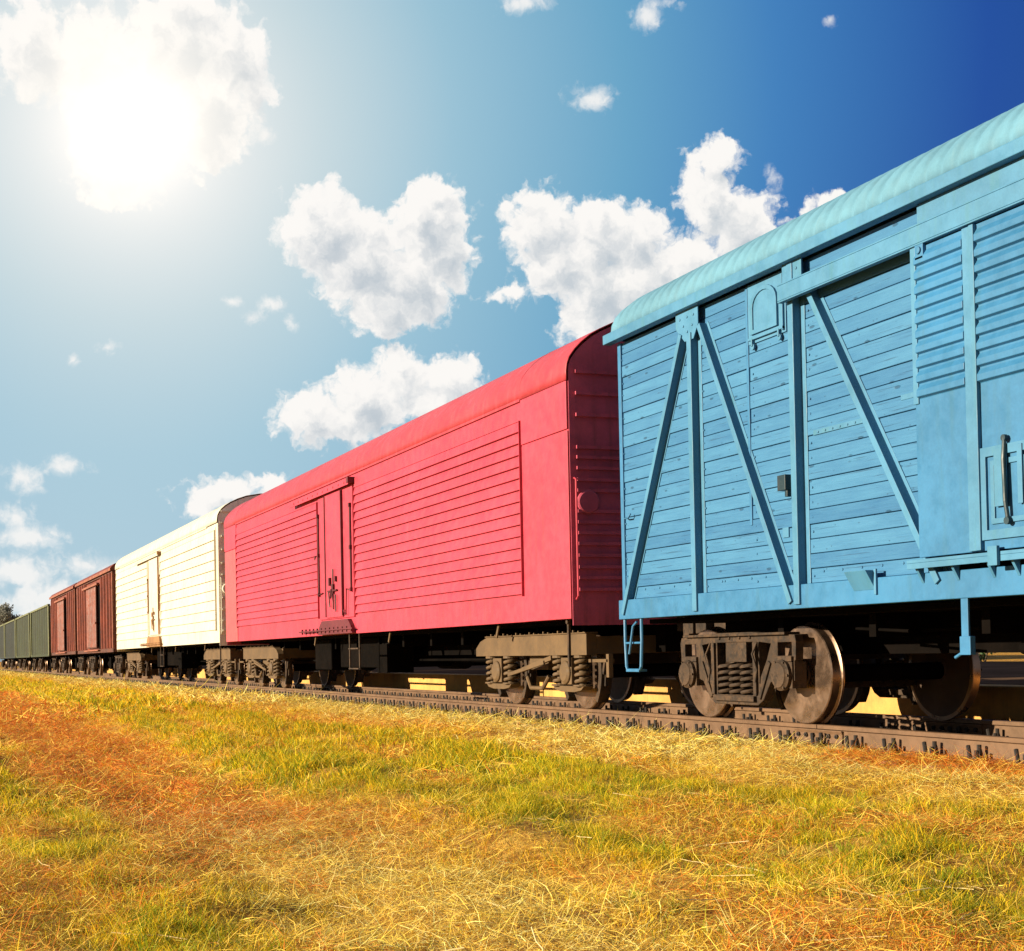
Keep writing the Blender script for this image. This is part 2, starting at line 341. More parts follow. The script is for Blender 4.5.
# ------------------------------------------------------------------ ground (one sheet) and grass
def vnoise(x, y, s, seed):
    r = np.random.default_rng(seed); G = r.random((256, 256))
    u, v = x/s+1000, y/s+1000
    i, j = np.floor(u).astype(int), np.floor(v).astype(int); fu, fv = u-i, v-j
    fu = fu*fu*(3-2*fu); fv = fv*fv*(3-2*fv)
    a, b, c, d = G[i % 256, j % 256], G[(i+1) % 256, j % 256], G[i % 256, (j+1) % 256], G[(i+1) % 256, (j+1) % 256]
    return (a*(1-fu)+b*fu)*(1-fv)+(c*(1-fu)+d*fu)*fv
def fbm(x, y, s, seed, o=4):
    return sum(vnoise(x, y, s/2**k, seed+k)*.5**k for k in range(o))/sum(.5**k for k in range(o))
def gz(x, y):
    x = np.asarray(x, float); y = np.asarray(y, float)
    base = np.interp(x, [-400, -20, 0, 2, 3.2, 4.6, 6, 7.0, 7.7, 10.4, 11.1, 23, 25, 60, 800], [-.7, -.6, -.47, -.50, -.42, -.37, -.31, -.255, -.232, -.235, -.30, -.32, .05, .15, .2])
    base = base+(.075*np.exp(-((x-3.5-.25*(vnoise(x*.3, y, 3.5, 21)-.5)*2)/.42)**2)-.05*np.exp(-((x-1.9)/.7)**2)+.05*np.exp(-((x-.3)/.5)**2)+.04*np.exp(-((x-5.3)/.35)**2))*np.clip((60-y)/30, 0, 1)
    base = base+.10*(vnoise(x+.5*vnoise(x*0, y, 5, 97), y*.07, .42, 95)-.5)*np.clip((7.2-x)/1.0, 0, 1)*np.clip((60-y)/30, 0, 1)
    near = np.clip((7.6-x)/1.0, 0, 1)*np.clip((70-np.hypot(x, y))/40, 0, 1)
    return base+near*((fbm(x, y*.6, 1.6, 3)-.5)*.16+(fbm(x, y*.8, .42, 9, 3)-.5)*.095)
xs = np.unique(np.concatenate([np.arange(-2, 8.2, .1), np.linspace(8.2, 12, 14), [-900, -400, -150, -60, -30, -15, -8, -5, -3, 13, 15, 18, 22.8, 23, 24, 25, 27, 30, 40, 60, 100, 200, 500, 1500]]))
ys = np.unique(np.concatenate([np.arange(2, 26, .12), 26*1.035**np.arange(0, 130), [-900, -300, -100, -40, -15, -5, 0, 1]]))
gx, gy = np.meshgrid(xs, ys, indexing='ij'); gzz = gz(gx, gy)
nx, ny = gx.shape
vs = np.stack([gx, gy, gzz], -1).reshape(-1, 3)
ii, jj = np.meshgrid(np.arange(nx-1), np.arange(ny-1), indexing='ij'); a = (ii*ny+jj).ravel()
fs = np.stack([a, a+ny, a+ny+1, a+1], 1)
me = bpy.data.meshes.new('ground'); me.from_pydata(vs.tolist(), [], fs.tolist()); me.polygons.foreach_set('use_smooth', [True]*len(fs)); me.update()
gr = bpy.data.objects.new('ground', me); COL.objects.link(gr); tag(gr, kind='structure')
m, t, b = newmat('dry thatch and soil')
co = t.n('ShaderNodeTexCoord').outputs['Object']
n1_ = t.noise(co, 1.2, 6, .65); n2_ = t.noise(co, 14, 6, .7); n3_ = t.noise(co, 70, 4, .7)
c = t.mix(t.mr(n1_, .35, .65), (.26, .10, .018), (.52, .27, .04))
c = t.mix(t.mr(n2_, .4, .7), c, (.68, .42, .08)); c = t.mix(t.m('MULTIPLY', t.mr(n3_, .45, .7), .6), c, (.09, .03, .008))
sx = t.n('ShaderNodeSeparateXYZ'); t.put(sx.inputs[0], co)
bal = t.m('MULTIPLY', t.mr(sx.outputs[0], 7.75, 7.95), t.mr(sx.outputs[0], 10.3, 10.6, 1, 0))
c = t.mix(bal, c, t.mix(t.mr(n3_, .35, .65), (.06, .035, .02), (.20, .12, .065)))
t.put(b.inputs['Base Color'], c); b.inputs['Roughness'].default_value = .95; b.inputs['Specular IOR Level'].default_value = .1
bp = t.n('ShaderNodeBump'); bp.inputs['Strength'].default_value = 1; bp.inputs['Distance'].default_value = .04
t.put(bp.inputs['Height'], t.m('ADD', n2_, t.m('MULTIPLY', n3_, .5))); t.put(b.inputs['Normal'], bp.outputs[0])
me.materials.append(m)

def grassmat(name, trans):
    m, t, b = newmat(name)
    at = t.n('ShaderNodeAttribute'); at.attribute_name = 'tint'; b.inputs['Roughness'].default_value = .55; b.inputs['Specular IOR Level'].default_value = .25
    t.put(b.inputs['Base Color'], at.outputs['Color'])
    tr = t.n('ShaderNodeBsdfTranslucent'); t.put(tr.inputs[0], at.outputs['Color'])
    mx = t.n('ShaderNodeMixShader'); mx.inputs[0].default_value = trans
    t.l.new(b.outputs[0], mx.inputs[1]); t.l.new(tr.outputs[0], mx.inputs[2])
    o = [q for q in t.nt.nodes if q.type == 'OUTPUT_MATERIAL'][0]; t.l.new(mx.outputs[0], o.inputs[0]); return m
BATCH = {}
def ribbons(name, mat, *arrs): BATCH.setdefault(name, (mat, []))[1].append(arrs)
def flush():
    for name, (mat, L) in BATCH.items():
        tag(ribbon_mesh(name, *[np.concatenate(q) for q in zip(*L)], mat), kind='stuff')
def ribbon_mesh(name, P, dirs, side, seglen, width, bend, tint, mat):
    # each blade: base pair, middle pair, tip
    n = len(P); L = seglen[:, None]
    up1 = dirs; mid = P+up1*L*.5
    d2 = up1+bend; d2 /= np.linalg.norm(d2, axis=1)[:, None]
    tip = mid+d2*L*.5
    s = side*width[:, None]*.5
    V = np.stack([P-s, P+s, mid-s*.8, mid+s*.8, tip], 1).reshape(-1, 3)
    k = np.arange(n)*5
    me = bpy.data.meshes.new(name)
    me.vertices.add(5*n); me.vertices.foreach_set('co', V.ravel().astype(np.float32))
    loops = np.stack([k, k+1, k+3, k+2, k+2, k+3, k+4], 1).ravel()
    me.loops.add(7*n); me.loops.foreach_set('vertex_index', loops.astype(np.int32))
    me.polygons.add(2*n)
    ls = np.stack([np.arange(n)*7, np.arange(n)*7+4], 1).ravel(); me.polygons.foreach_set('loop_start', ls.astype(np.int32))
    me.update(calc_edges=True)
    at = me.color_attributes.new('tint', 'FLOAT_COLOR', 'POINT')
    C = np.repeat(np.concatenate([tint, np.ones((n, 1))], 1)[:, None, :], 5, 1)
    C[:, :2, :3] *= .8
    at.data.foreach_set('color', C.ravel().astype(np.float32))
    me.materials.append(mat)
    o = bpy.data.objects.new(name, me); COL.objects.link(o); return o
def scatter(n, y0, y1, x1=7.86, power=1.0):
    # even over the strip of ground the photograph looks across
    out = []
    tot = 0
    while tot < n:
        y = y0+(y1-y0)*RNG.random(n)**power
        x = RNG.uniform(-1.2, x1, n) if y1 < 40 else RNG.uniform(-1, x1, n)
        ok = (x > y*.03-1.5)
        # outside the frame on the right
        ok &= (np.arctan2(x, y) < R_(54))
        out.append(np.stack([x[ok], y[ok]], 1)); tot += ok.sum()
    return np.concatenate(out)[:n]
GREEN = np.array([.25, .30, .012]); YG = np.array([.88, .58, .018]); STRAW = np.array([1.0, .65, .105]); RED = np.array([.72, .21, .025]); GOLD = np.array([1.0, .55, .03]); PALE = np.array([1.0, .80, .27])
def bands(x, y): return vnoise(x+.5*vnoise(x*0, y, 5, 97), y*.07, .42, 95)
def zones(x, y):
    """share of green, straw, russet and pale cut hay for a spot of ground"""
    w1 = fbm(x*.7, y*.22, 1.5, 40)-.5; w2 = fbm(x, y*.45, .5, 50, 3)-.5
    xx = x+w1*1.5+w2*.8
    sm = lambda a, b, q: np.clip((q-a)/(b-a), 0, 1)**2*(3-2*np.clip((q-a)/(b-a), 0, 1))
    pale = sm(5.7, 6.8, xx)*.85
    green = sm(2.6, 3.6, xx)*(1-sm(5.3, 6.6, xx))+(1-sm(.8, 1.6, xx))*.75
    red = sm(.9, 1.7, xx)*(1-sm(2.6, 3.6, xx))*sm(7.5, 12, y)*.95
    path = .85*np.exp(-((xx-2.1)/.6)**2)*(1-sm(9, 14, y))
    patch = sm(.55, .72, fbm(x, y*.4, .8, 60, 3)); red = np.maximum(red, patch*.6*(1-pale)); green = green*(1-patch*.45)
    redr = np.clip(1.3*np.exp(-((x-7.55)/.62)**2)*(1-sm(9.8, 12.5, y)), 0, 1); red = np.maximum(red, redr); pale = pale*(1-redr)
    bd = bands(x, y); green = green*(.45+1.0*bd); red = np.maximum(red, .55*sm(.62, .85, 1-bd)*(1-pale))
    green = np.maximum(green, .25*sm(.5, .62, fbm(x, y, .6, 70, 3)))
    return np.clip(green, 0, 1), np.clip(np.maximum(pale, path), 0, 1), np.clip(red, 0, 1)
GM = grassmat('grass blades', .42); SM_ = grassmat('dry stalks', .18)
def lawn(name, n, y0, y1, hmul, wmul, power=1.0):
    p = scatter(n, y0, y1, power=power); x, y = p[:, 0], p[:, 1]
    g, pl, rd = zones(x, y); u = RNG.random(n)
    tuft = fbm(x, y, .28, 80, 2)
    keep = RNG.random(n) < np.clip(.28+.72*g+.15*pl-.15*pl*rd, .2, 1)*np.clip(.35+1.7*(tuft-.32), .12, 1)
    x, y, g, pl, rd, u, tuft = [q[keep] for q in (x, y, g, pl, rd, u, tuft)]; n = len(x)
    far = np.clip((y-18)/35, 0, 1)
    pg = np.clip(g*.78*(1-.3*far)+.06, 0, 1)
    kind = np.where(u < pg*.6, 0, np.where(u < pg*1.35, 1, np.where(RNG.random(n) < rd*.8, 3, np.where(RNG.random(n) < pl*.5, 4, 2))))
    cols = np.array([GREEN, YG, GOLD, RED, STRAW])[kind]*RNG.uniform(.6, 1.3, (n, 1))*(.72+.56*fbm(x, y*.7, .5, 91, 3))[:, None]*(1+RNG.normal(0, .06, (n, 3)))
    h = (RNG.uniform(.03, .08, n)*(.7+.6*tuft)+.07*np.clip(tuft-.42, 0, 1)*(.3+g)*2)*hmul*np.where(kind < 2, 1.1, .8)*np.where(pl > .5, .65, 1)
    tall = RNG.random(n) < .02*(g > .4); h = np.where(tall, h*2.0, h)
    a = RNG.uniform(0, 2*np.pi, n); lean = RNG.uniform(.15, 1.0, n)
    d = np.stack([np.cos(a)*lean, np.sin(a)*lean, np.ones(n)], 1); d /= np.linalg.norm(d, axis=1)[:, None]
    b = RNG.uniform(0, 2*np.pi, n); s = np.stack([np.cos(b), np.sin(b), np.zeros(n)], 1)
    bend = np.stack([np.cos(a), np.sin(a), -.5*np.ones(n)], 1)*RNG.uniform(.1, .9, (n, 1))
    P = np.stack([x, y, gz(x, y)-.008], 1)
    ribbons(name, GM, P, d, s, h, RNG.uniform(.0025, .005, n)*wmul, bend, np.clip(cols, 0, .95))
def hay(name, n, y0, y1, lmul, wmul, power=1.0):
    p = scatter(n, y0, y1, power=power); x, y = p[:, 0], p[:, 1]; g, pl, rd = zones(x, y)
    keep = RNG.random(n) < np.clip(.3+.9*pl+.8*rd-.25*g, .12, 1)
    x, y, g, pl, rd = [q[keep] for q in (x, y, g, pl, rd)]; n = len(x)
    u = RNG.random(n)
    kind = np.where(u < rd*.72, 0, np.where(u < rd*.72+pl*np.where(x > 4.5, .6, .42), 1, 2))
    cols = np.array([RED, PALE, STRAW])[kind]*RNG.uniform(.65, 1.25, (n, 1))
    a = RNG.uniform(0, 2*np.pi, n)
    rise = np.abs(RNG.normal(0, .38, n)); d = np.stack([np.cos(a), np.sin(a), rise], 1); d /= np.linalg.norm(d, axis=1)[:, None]
    s = np.stack([-np.sin(a), np.cos(a), RNG.normal(0, .6, n)], 1); s /= np.linalg.norm(s, axis=1)[:, None]
    L = RNG.gamma(2.2, .03, n)*lmul+.03
    bend = np.stack([RNG.normal(0, .25, n), RNG.normal(0, .25, n), RNG.normal(-.12, .2, n)], 1)
    P = np.stack([x, y, gz(x, y)+RNG.uniform(.0, .035, n)*np.sqrt(lmul)+.02*rd], 1)
    ribbons(name, SM_, P, d, s, L, RNG.uniform(.0018, .0035, n)*wmul, bend, np.clip(cols, 0, .95))
lawn('grass', 370000, 3.4, 12, 1.0, 1.0, 1.25)
lawn('grass', 230000, 12, 30, 1.25, 2.1, 1.2)
lawn('grass', 120000, 30, 160, 1.7, 6.5, 1.5)
hay('cut_hay', 235000, 3.4, 12, 1.3, 1.0, 1.2)
hay('cut_hay', 110000, 12, 30, 1.8, 2.2, 1.2)
hay('cut_hay', 60000, 30, 160, 3.0, 7, 1.5)
# leafy tufts that stand out of the sward
def tufts():
    P = []; D_ = []; H = []; Cc = []; Bn = []
    spots = [(x, y) for x, y in scatter(2600, 3.6, 16) if 0 < x < 6.2]
    fbmv = zones(np.array([q[0] for q in spots]), np.array([q[1] for q in spots]))[0]
    spots = [q for q, g in zip(spots, fbmv) if RNG.random() < g*.5+.02]
    spots += [(3.05, 6.1), (3.2, 6.3), (2.9, 5.9), (4.4, 6.6), (4.6, 6.4), (4.2, 6.8), (3.1, 9.4), (2.95, 9.6), (5.1, 7.3), (4.9, 7.6)]
    for (x, y) in spots:
        k = int(RNG.integers(10, 34)); hh = RNG.uniform(.06, .15); cc = GREEN*RNG.uniform(.7, 1.6) if RNG.random() < .55 else YG*RNG.uniform(.6, 1.1)
        for _ in range(k):
            a = RNG.uniform(0, 6.28); l = RNG.uniform(.15, 1.1)
            P.append((x+RNG.normal(0, .02), y+RNG.normal(0, .02))); D_.append((math.cos(a)*l, math.sin(a)*l, 1)); H.append(hh*RNG.uniform(.6, 1.3)); Cc.append(cc*RNG.uniform(.75, 1.25)); Bn.append((math.cos(a), math.sin(a), -.7))
    P = np.array(P); D_ = np.array(D_); D_ /= np.linalg.norm(D_, axis=1)[:, None]; n = len(P)
    Bn = np.array(Bn)*RNG.uniform(.3, 1.3, (n, 1)); b = RNG.uniform(0, 6.28, n)
    S_ = np.stack([np.cos(b), np.sin(b), np.zeros(n)], 1)
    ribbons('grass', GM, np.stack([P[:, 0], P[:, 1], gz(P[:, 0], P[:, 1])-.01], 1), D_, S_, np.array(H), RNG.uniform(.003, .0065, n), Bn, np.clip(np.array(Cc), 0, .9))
tufts()
flush()
def stalks():
    mb = MB()
    def st(x, y, a, L, r=.003, tilt=.12):
        z = float(gz(np.array([x]), np.array([y]))[0])+.03; pts = []
        for i in range(6):
            t = i/5; a2 = a+(.25 if i > 2 else 0)
            pts.append((x+math.cos(a2)*L*t, y+math.sin(a2)*L*t, z+tilt*L*t))
        mb.tube(pts, r, 5)
    rr = random.Random(5)
    for _ in range(60):
        y = rr.uniform(4.2, 9.5); x = rr.uniform(.3, min(5.5, y*.85)); st(x, y, rr.uniform(0, 6.28), rr.uniform(.12, .34), rr.uniform(.0012, .0024), rr.uniform(0, .3)**1.5)
    st(2.15, 5.15, 2.6, .42, .004, .15); st(2.2, 5.2, 1.2, .16, .003, .7); st(1.72, 5.6, -.9, .3, .003, .2)
    o = obj('dry_stalks', mb, SM_); o.data.color_attributes.new('tint', 'FLOAT_COLOR', 'POINT').data.foreach_set('color', [.72, .55, .26, 1]*len(o.data.vertices))
    tag(o, kind='stuff')
stalks()

# ------------------------------------------------------------------ platform, shed, background growth
pf = MB((11, 0, 0)); pf.box(10.6, 10.95, -20, 150, -.45, .285)
wl = obj('platform_wall', pf, M['yellowwall'], None, (11, 0, 0), bevel=.015); tag(wl, 'long low yellow concrete platform wall seen under the wagons', 'platform wall')
pt_ = MB((11, 0, 0)); pt_.box(10.954, 23.2, -20, 150, -.45, .289)
tag(obj('platform', pt_, M['platform'], None, (11, 0, 0)), kind='structure')

def shed():
    o0 = (24.2, 46, .0)
    r = empty('shed', o0, 'dark red boarded shed beyond the platform, seen under the red wagon', 'shed')
    w_ = MB(o0); w_.box(24.2, 30, 46, 88, -.3, 3.4)
    for y in np.arange(46.2, 88, .42): w_.box(24.17, 24.25, y, y+.03, -.2, 3.3)
    obj('wall', w_, M['shed'], r)
    rf = MB(o0); rf.prism('y', [(23.7, 3.3), (27.1, 4.9), (30.5, 3.3), (30.5, 3.42), (27.1, 5.04), (23.7, 3.42)], 45.6, 88.4); obj('roof', rf, M['shedroof'], r)
    for y in (48, 54, 60, 66, 72.5, 79):
        f = MB(o0); f.plate('x', [(y, .95), (y+2.6, .95), (y+2.6, 2.1), (y, 2.1)], [[(y+.12, 1.07), (y+1.24, 1.07), (y+1.24, 1.98), (y+.12, 1.98)], [(y+1.36, 1.07), (y+2.48, 1.07), (y+2.48, 1.98), (y+1.36, 1.98)]], 24.10, 24.20)
        fo = obj('window', f, M['shedwhite'], r); g = MB(o0); g.box(24.15, 24.163, y+.1, y+2.5, 1.05, 2.0); obj('pane', g, M['shedwhite'] if y > 70 else M['glass'], fo)
shed()

def leafmat(name, rgb):
    m, t, b = newmat(name)
    oi = t.n('ShaderNodeAttribute'); oi.attribute_name = 'tint'
    c = t.v('SCALE', rgb, scale=oi.outputs['Fac']); t.put(b.inputs['Base Color'], c); b.inputs['Roughness'].default_value = .6
    tr = t.n('ShaderNodeBsdfTranslucent'); t.put(tr.inputs[0], c); mx = t.n('ShaderNodeMixShader'); mx.inputs[0].default_value = .3
    t.l.new(b.outputs[0], mx.inputs[1]); t.l.new(tr.outputs[0], mx.inputs[2])
    o = [q for q in t.nt.nodes if q.type == 'OUTPUT_MATERIAL'][0]; t.l.new(mx.outputs[0], o.inputs[0]); return m
LEAF = leafmat('bush leaves', (.05, .11, .03)); LEAFG = leafmat('grey green leaves', (.20, .20, .16))
BARK = paint('bark', (.09, .06, .04), rough=.9, var=.3, bump=.6)
def foliage(name, blobs, n, size, mat, parent, seed):
    r = np.random.default_rng(seed); P = []; T = []
    for (cx, cy, cz, rx, rz) in blobs:
        k = int(n*(rx*rx*rz)**.6); d = r.normal(size=(k, 3)); d /= np.linalg.norm(d, axis=1)[:, None]
        rad = r.random(k)**.38*(1+.35*np.sin(d[:, 0]*5+cx)*np.cos(d[:, 2]*4+cz))
        P.append(np.stack([cx+d[:, 0]*rad*rx, cy+d[:, 1]*rad*rx, cz+d[:, 2]*rad*rz], 1))
    P = np.concatenate(P); k = len(P); a = r.normal(size=(k, 3)); a /= np.linalg.norm(a, axis=1)[:, None]
    b = np.cross(a, r.normal(size=(k, 3))); b /= np.linalg.norm(b, axis=1)[:, None]; sz = (size*r.uniform(.5, 1.4, k))[:, None]
    V = np.stack([P-a*sz, P+b*sz*.45, P+a*sz, P-b*sz*.45], 1).reshape(-1, 3)
    me = bpy.data.meshes.new(name); me.from_pydata(V.tolist(), [], np.arange(4*k).reshape(-1, 4).tolist()); me.update()
    at = me.color_attributes.new('tint', 'FLOAT_COLOR', 'POINT'); c = np.repeat(r.uniform(.5, 1.7, k), 4)
    at.data.foreach_set('color', np.stack([c, c, c, np.ones_like(c)], 1).ravel().astype(np.float32)); me.materials.append(mat)
    o = bpy.data.objects.new(name, me); COL.objects.link(o); o.parent = parent; return o
def bush(x, y, h, seed, label):
    rr = random.Random(seed); r = empty('bush', (x, y, .1), label, 'bush', 'bushes beyond the platform')
    bl = [(rr.uniform(-.9, .9), rr.uniform(-1.2, 1.2), h*rr.uniform(.25, .8), rr.uniform(.5, .9), h*rr.uniform(.2, .33)) for _ in range(9)]
    foliage('foliage', bl, 900, .075, LEAF, r, seed)
    t_ = MB()
    for k in range(5):
        q = bl[k]; t_.tube([(0, 0, -.3), (q[0]*.4, q[1]*.4, q[2]*.5), (q[0], q[1], q[2])], .03, 6)
    obj('stem', t_, BARK, r)
for i, (x, y, h, lab) in enumerate([(26.0, 23.6, 2.4, 'dark green bush beyond the platform at the right edge of the picture'), (26.6, 26.4, 3.0, 'tallest dark green bush beyond the platform behind the blue wagon'), (26.2, 29.2, 2.0, 'low dark green bush beyond the platform, left of its two neighbours'),
                                    (26.8, 32.4, 2.6, 'dark green bush beyond the platform hidden mostly by the wheels of the blue wagon')]): bush(x, y, h, 30+i, lab)
def tree(x, y, h, seed, label, n=500):
    rr = random.Random(seed); r = empty('deciduous_tree', (x, y, 0), label, 'tree', 'trees behind the green wagons')
    tr = MB(); tr.tube([(0, 0, -.5), (.1, .1, h*.3), (.2, 0, h*.55), (.1, .2, h*.8)], .22, 8); bl = []
    for k in range(11):
        a = rr.uniform(0, 6.28); d = rr.uniform(.5, 2.6)*h/9; z = h*rr.uniform(.45, .93); rb = rr.uniform(.8, 1.5)*h/9
        bl.append((math.cos(a)*d, math.sin(a)*d, z, rb, rb*.8)); tr.tube([(.1, .05, z*.55), (math.cos(a)*d*.5, math.sin(a)*d*.5, z*.85), (math.cos(a)*d, math.sin(a)*d, z)], .07, 6)
    obj('trunk', tr, BARK, r); foliage('crown', bl, n, .16, LEAFG, r, seed)
tree(10.6, 200, 8.0, 3, 'grey green tree rising behind the roofs of the green wagons')
tree(9.2, 214, 7.0, 4, 'smaller grey green tree at the left edge behind the dark wagon')

def split_obj(name, mb, mat, root, **k):
    # every loose piece of the builder becomes a part of its own
    par = list(range(len(mb.v)))
    def find(i):
        while par[i] != i: par[i] = par[par[i]]; i = par[i]
        return i
    for f in mb.f:
        for i in f[1:]: par[find(i)] = find(f[0])
    G = {}
    for f in mb.f: G.setdefault(find(f[0]), []).append(f)
    for fs_ in G.values():
        ids = sorted({i for f in fs_ for i in f}); mp = {i: j for j, i in enumerate(ids)}; q = MB(); q.v = [mb.v[i] for i in ids]; q.f = [[mp[i] for i in f] for f in fs_]; obj(name, q, mat, root, **k)
# ------------------------------------------------------------------ track
RP = [(-.075, -.215), (.075, -.215), (.075, -.200), (.012, -.178), (.009, -.05), (.037, -.038), (.037, -.004), (.030, 0), (-.030, 0), (-.037, -.004), (-.037, -.038), (-.009, -.05), (-.012, -.178), (-.075, -.200)]
def rail(x, y0, y1, label):
    r = empty('rail', (x, y0, -.215), label, 'rail', 'rails of the track')
    b = MB((0, 0, -.215)); b.prism('y', RP, 0.006, y1-y0-.006); obj('rail_bar', b, M['rail'], r)
    for s in (-1, 1):
        f = MB((0, 0, -.215)); f.prism('y', [(s*.013, -.155), (s*.034, -.168), (s*.034, -.150), (s*.026, -.12), (s*.026, -.085), (s*.036, -.056), (s*.036, -.047), (s*.012, -.053)], -.40, .40)
        fo = obj('fishplate', f, M['rail'], r)
        q = MB((0, 0, -.215))
        for yy in (-.32, -.19, -.07, .07, .19, .32): q.lathe('x', (s*.026, yy, -.103), [(.024, 0), (.024, s*.018), (.013, s*.019), (.013, s*.03), (.002, s*.031)], 6)
        split_obj('bolt', q, M['clip'], fo)
joints = [-13.04, 11.96, 36.96, 61.96, 86.96, 111.96, 136.96, 161.96]
wher = ['under the near end of the blue wagon', 'under the bogies of the blue and red wagons', 'under the far end of the red wagon and the white wagon', 'under the brown wagons', 'under the first green wagons', 'under the farther green wagons', 'under the last dark wagons']
for sx_, nm in ((-.80, 'nearer rusty running rail'), (.80, 'farther rusty running rail')):
    for k in range(7): rail(XC+sx_, joints[k], joints[k+1], '%s %s' % (nm, wher[k]))
# fastening: base plate, clamp, two bolts and a curled clip (the same on both sides of a rail foot)
def fastening(s):
    b = MB((0, 0, 0))
    b.box(s*.062, s*.18, -.075, .075, .0, .016); b.box(s*.055, s*.10, -.035, .035, .016, .048)
    b.tube([(s*.075, 0, .02), (s*.075, 0, .145)], .019, 7); b.box(s*.05, s*.13, -.06, .06, .016, .034); b.lathe('z', (s*.075, 0, .055), [(.023, 0), (.023, .02), (.01, .021)], 6)
    b.tube([(s*.14, -.045, .01), (s*.14, -.045, .105)], .019, 7); b.lathe('z', (s*.14, -.045, .02), [(.022, 0), (.022, .018), (.01, .019)], 6)
    b.tube([(s*.135, .035, .012), (s*.13, .05, .055), (s*.115, .085, .135)], .018, 7); b.tube([(s*.1, -.03, .03), (s*.12, .0, .045), (s*.135, .04, .02)], .012, 7)
    return b
fastA = obj('rail_fastening', fastening(-1), M['clip']); fastB = obj('rail_fastening', fastening(1), M['clip'])
def sleeper_mesh():
    b = MB((0, 0, 0)); b.prism('x', [(-.14, -.24), (.14, -.24), (.115, -.012), (.10, 0), (-.10, 0), (-.115, -.012)], -1.35, 1.35); return b
Y0S = 11.28-.56*9
sl0 = obj('sleeper', sleeper_mesh(), M['sleeper'], None, (XC, Y0S, -.217), bevel=.008)
SLAB = 'dusty concrete sleeper under the rails, one of the long row bedded in the grass'
tag(sl0, SLAB, 'sleeper', 'sleepers of the track')
first = True
for k in range(0, 276):
    y = Y0S+.56*k
    if k == 0: s_ = sl0
    else:
        s_ = sl0.copy(); COL.objects.link(s_); s_.location = (XC, y, -.217)
    if y > 60 and s_.modifiers: s_.modifiers.clear()
    for j, (rx, src) in enumerate(((-.8, fastA), (-.8, fastB), (.8, fastA), (.8, fastB))):
        if y > 62 and j not in (0,): continue
        if k == 0 and j in (0, 1): c_ = src
        else: c_ = src.copy(); COL.objects.link(c_)
        c_.parent = s_; c_.location = (rx, 0, .002)

# ------------------------------------------------------------------ bogies and wheels
def wheel(parent, s, y):
    # s: side (-1 near), tread outside, flange inside
    b = MB(); X = s*.80
    b.lathe('x', (0, 0, 0), [(.06, s*.075), (.10, s*.075), (.13, s*.045), (.20, s*.02), (.36, s*.028), (.40, s*.052), (.462, s*.062), (.466, s*.060)], 48)
    b.lathe('x', (0, 0, 0), [(.10, -s*.07), (.16, -s*.03), (.36, -s*.018), (.40, -s*.055), (.50, -s*.062)][::-1], 48)
    b.lathe('x', (0, 0, 0), [(.466, s*.061), (.40, s*.045), (.38, 0), (.40, -s*.05), (.50, -s*.063)], 48)
    w_ = obj('wheel', b, M['wheel'], parent, (X, y, .475), smooth=35)
    t_ = MB(); t_.lathe('x', (0, 0, 0), [(.4665, s*.0615), (.475, s*.052), (.478, -s*.025), (.487, -s*.032), (.503, -s*.042), (.504, -s*.056), (.501, -s*.0632), (.46, -s*.0635), (.458, s*.06)], 64)
    return w_, t_
def bogie_common(r, hb):
    for y in (-hb, hb):
        ax = MB(); ax.lathe('x', (0, 0, 0), [(.065, -1.05), (.065, -.9), (.085, -.89), (.085, .89), (.065, .9), (.065, 1.05)], 16); obj('axle', ax, M['dark'], r, (0, y, .475), smooth=35)
        for s in (-1, 1):
            # one wheel mesh: disc and polished tyre share it through two materials
            w_, t_ = wheel(r, s, y); tm = obj('tmp', t_, M['tread'], None, smooth=35)
            me = w_.data; me.materials.append(M['tread']); bm = bmesh.new(); bm.from_mesh(me); n0 = len(bm.faces); bm.from_mesh(tm.data); bm.faces.ensure_lookup_table()
            for f_ in bm.faces[n0:]: f_.material_index = 1; f_.smooth = True
            bm.to_mesh(me); bm.free(); me.set_sharp_from_angle(angle=R_(35)); bpy.data.objects.remove(tm)
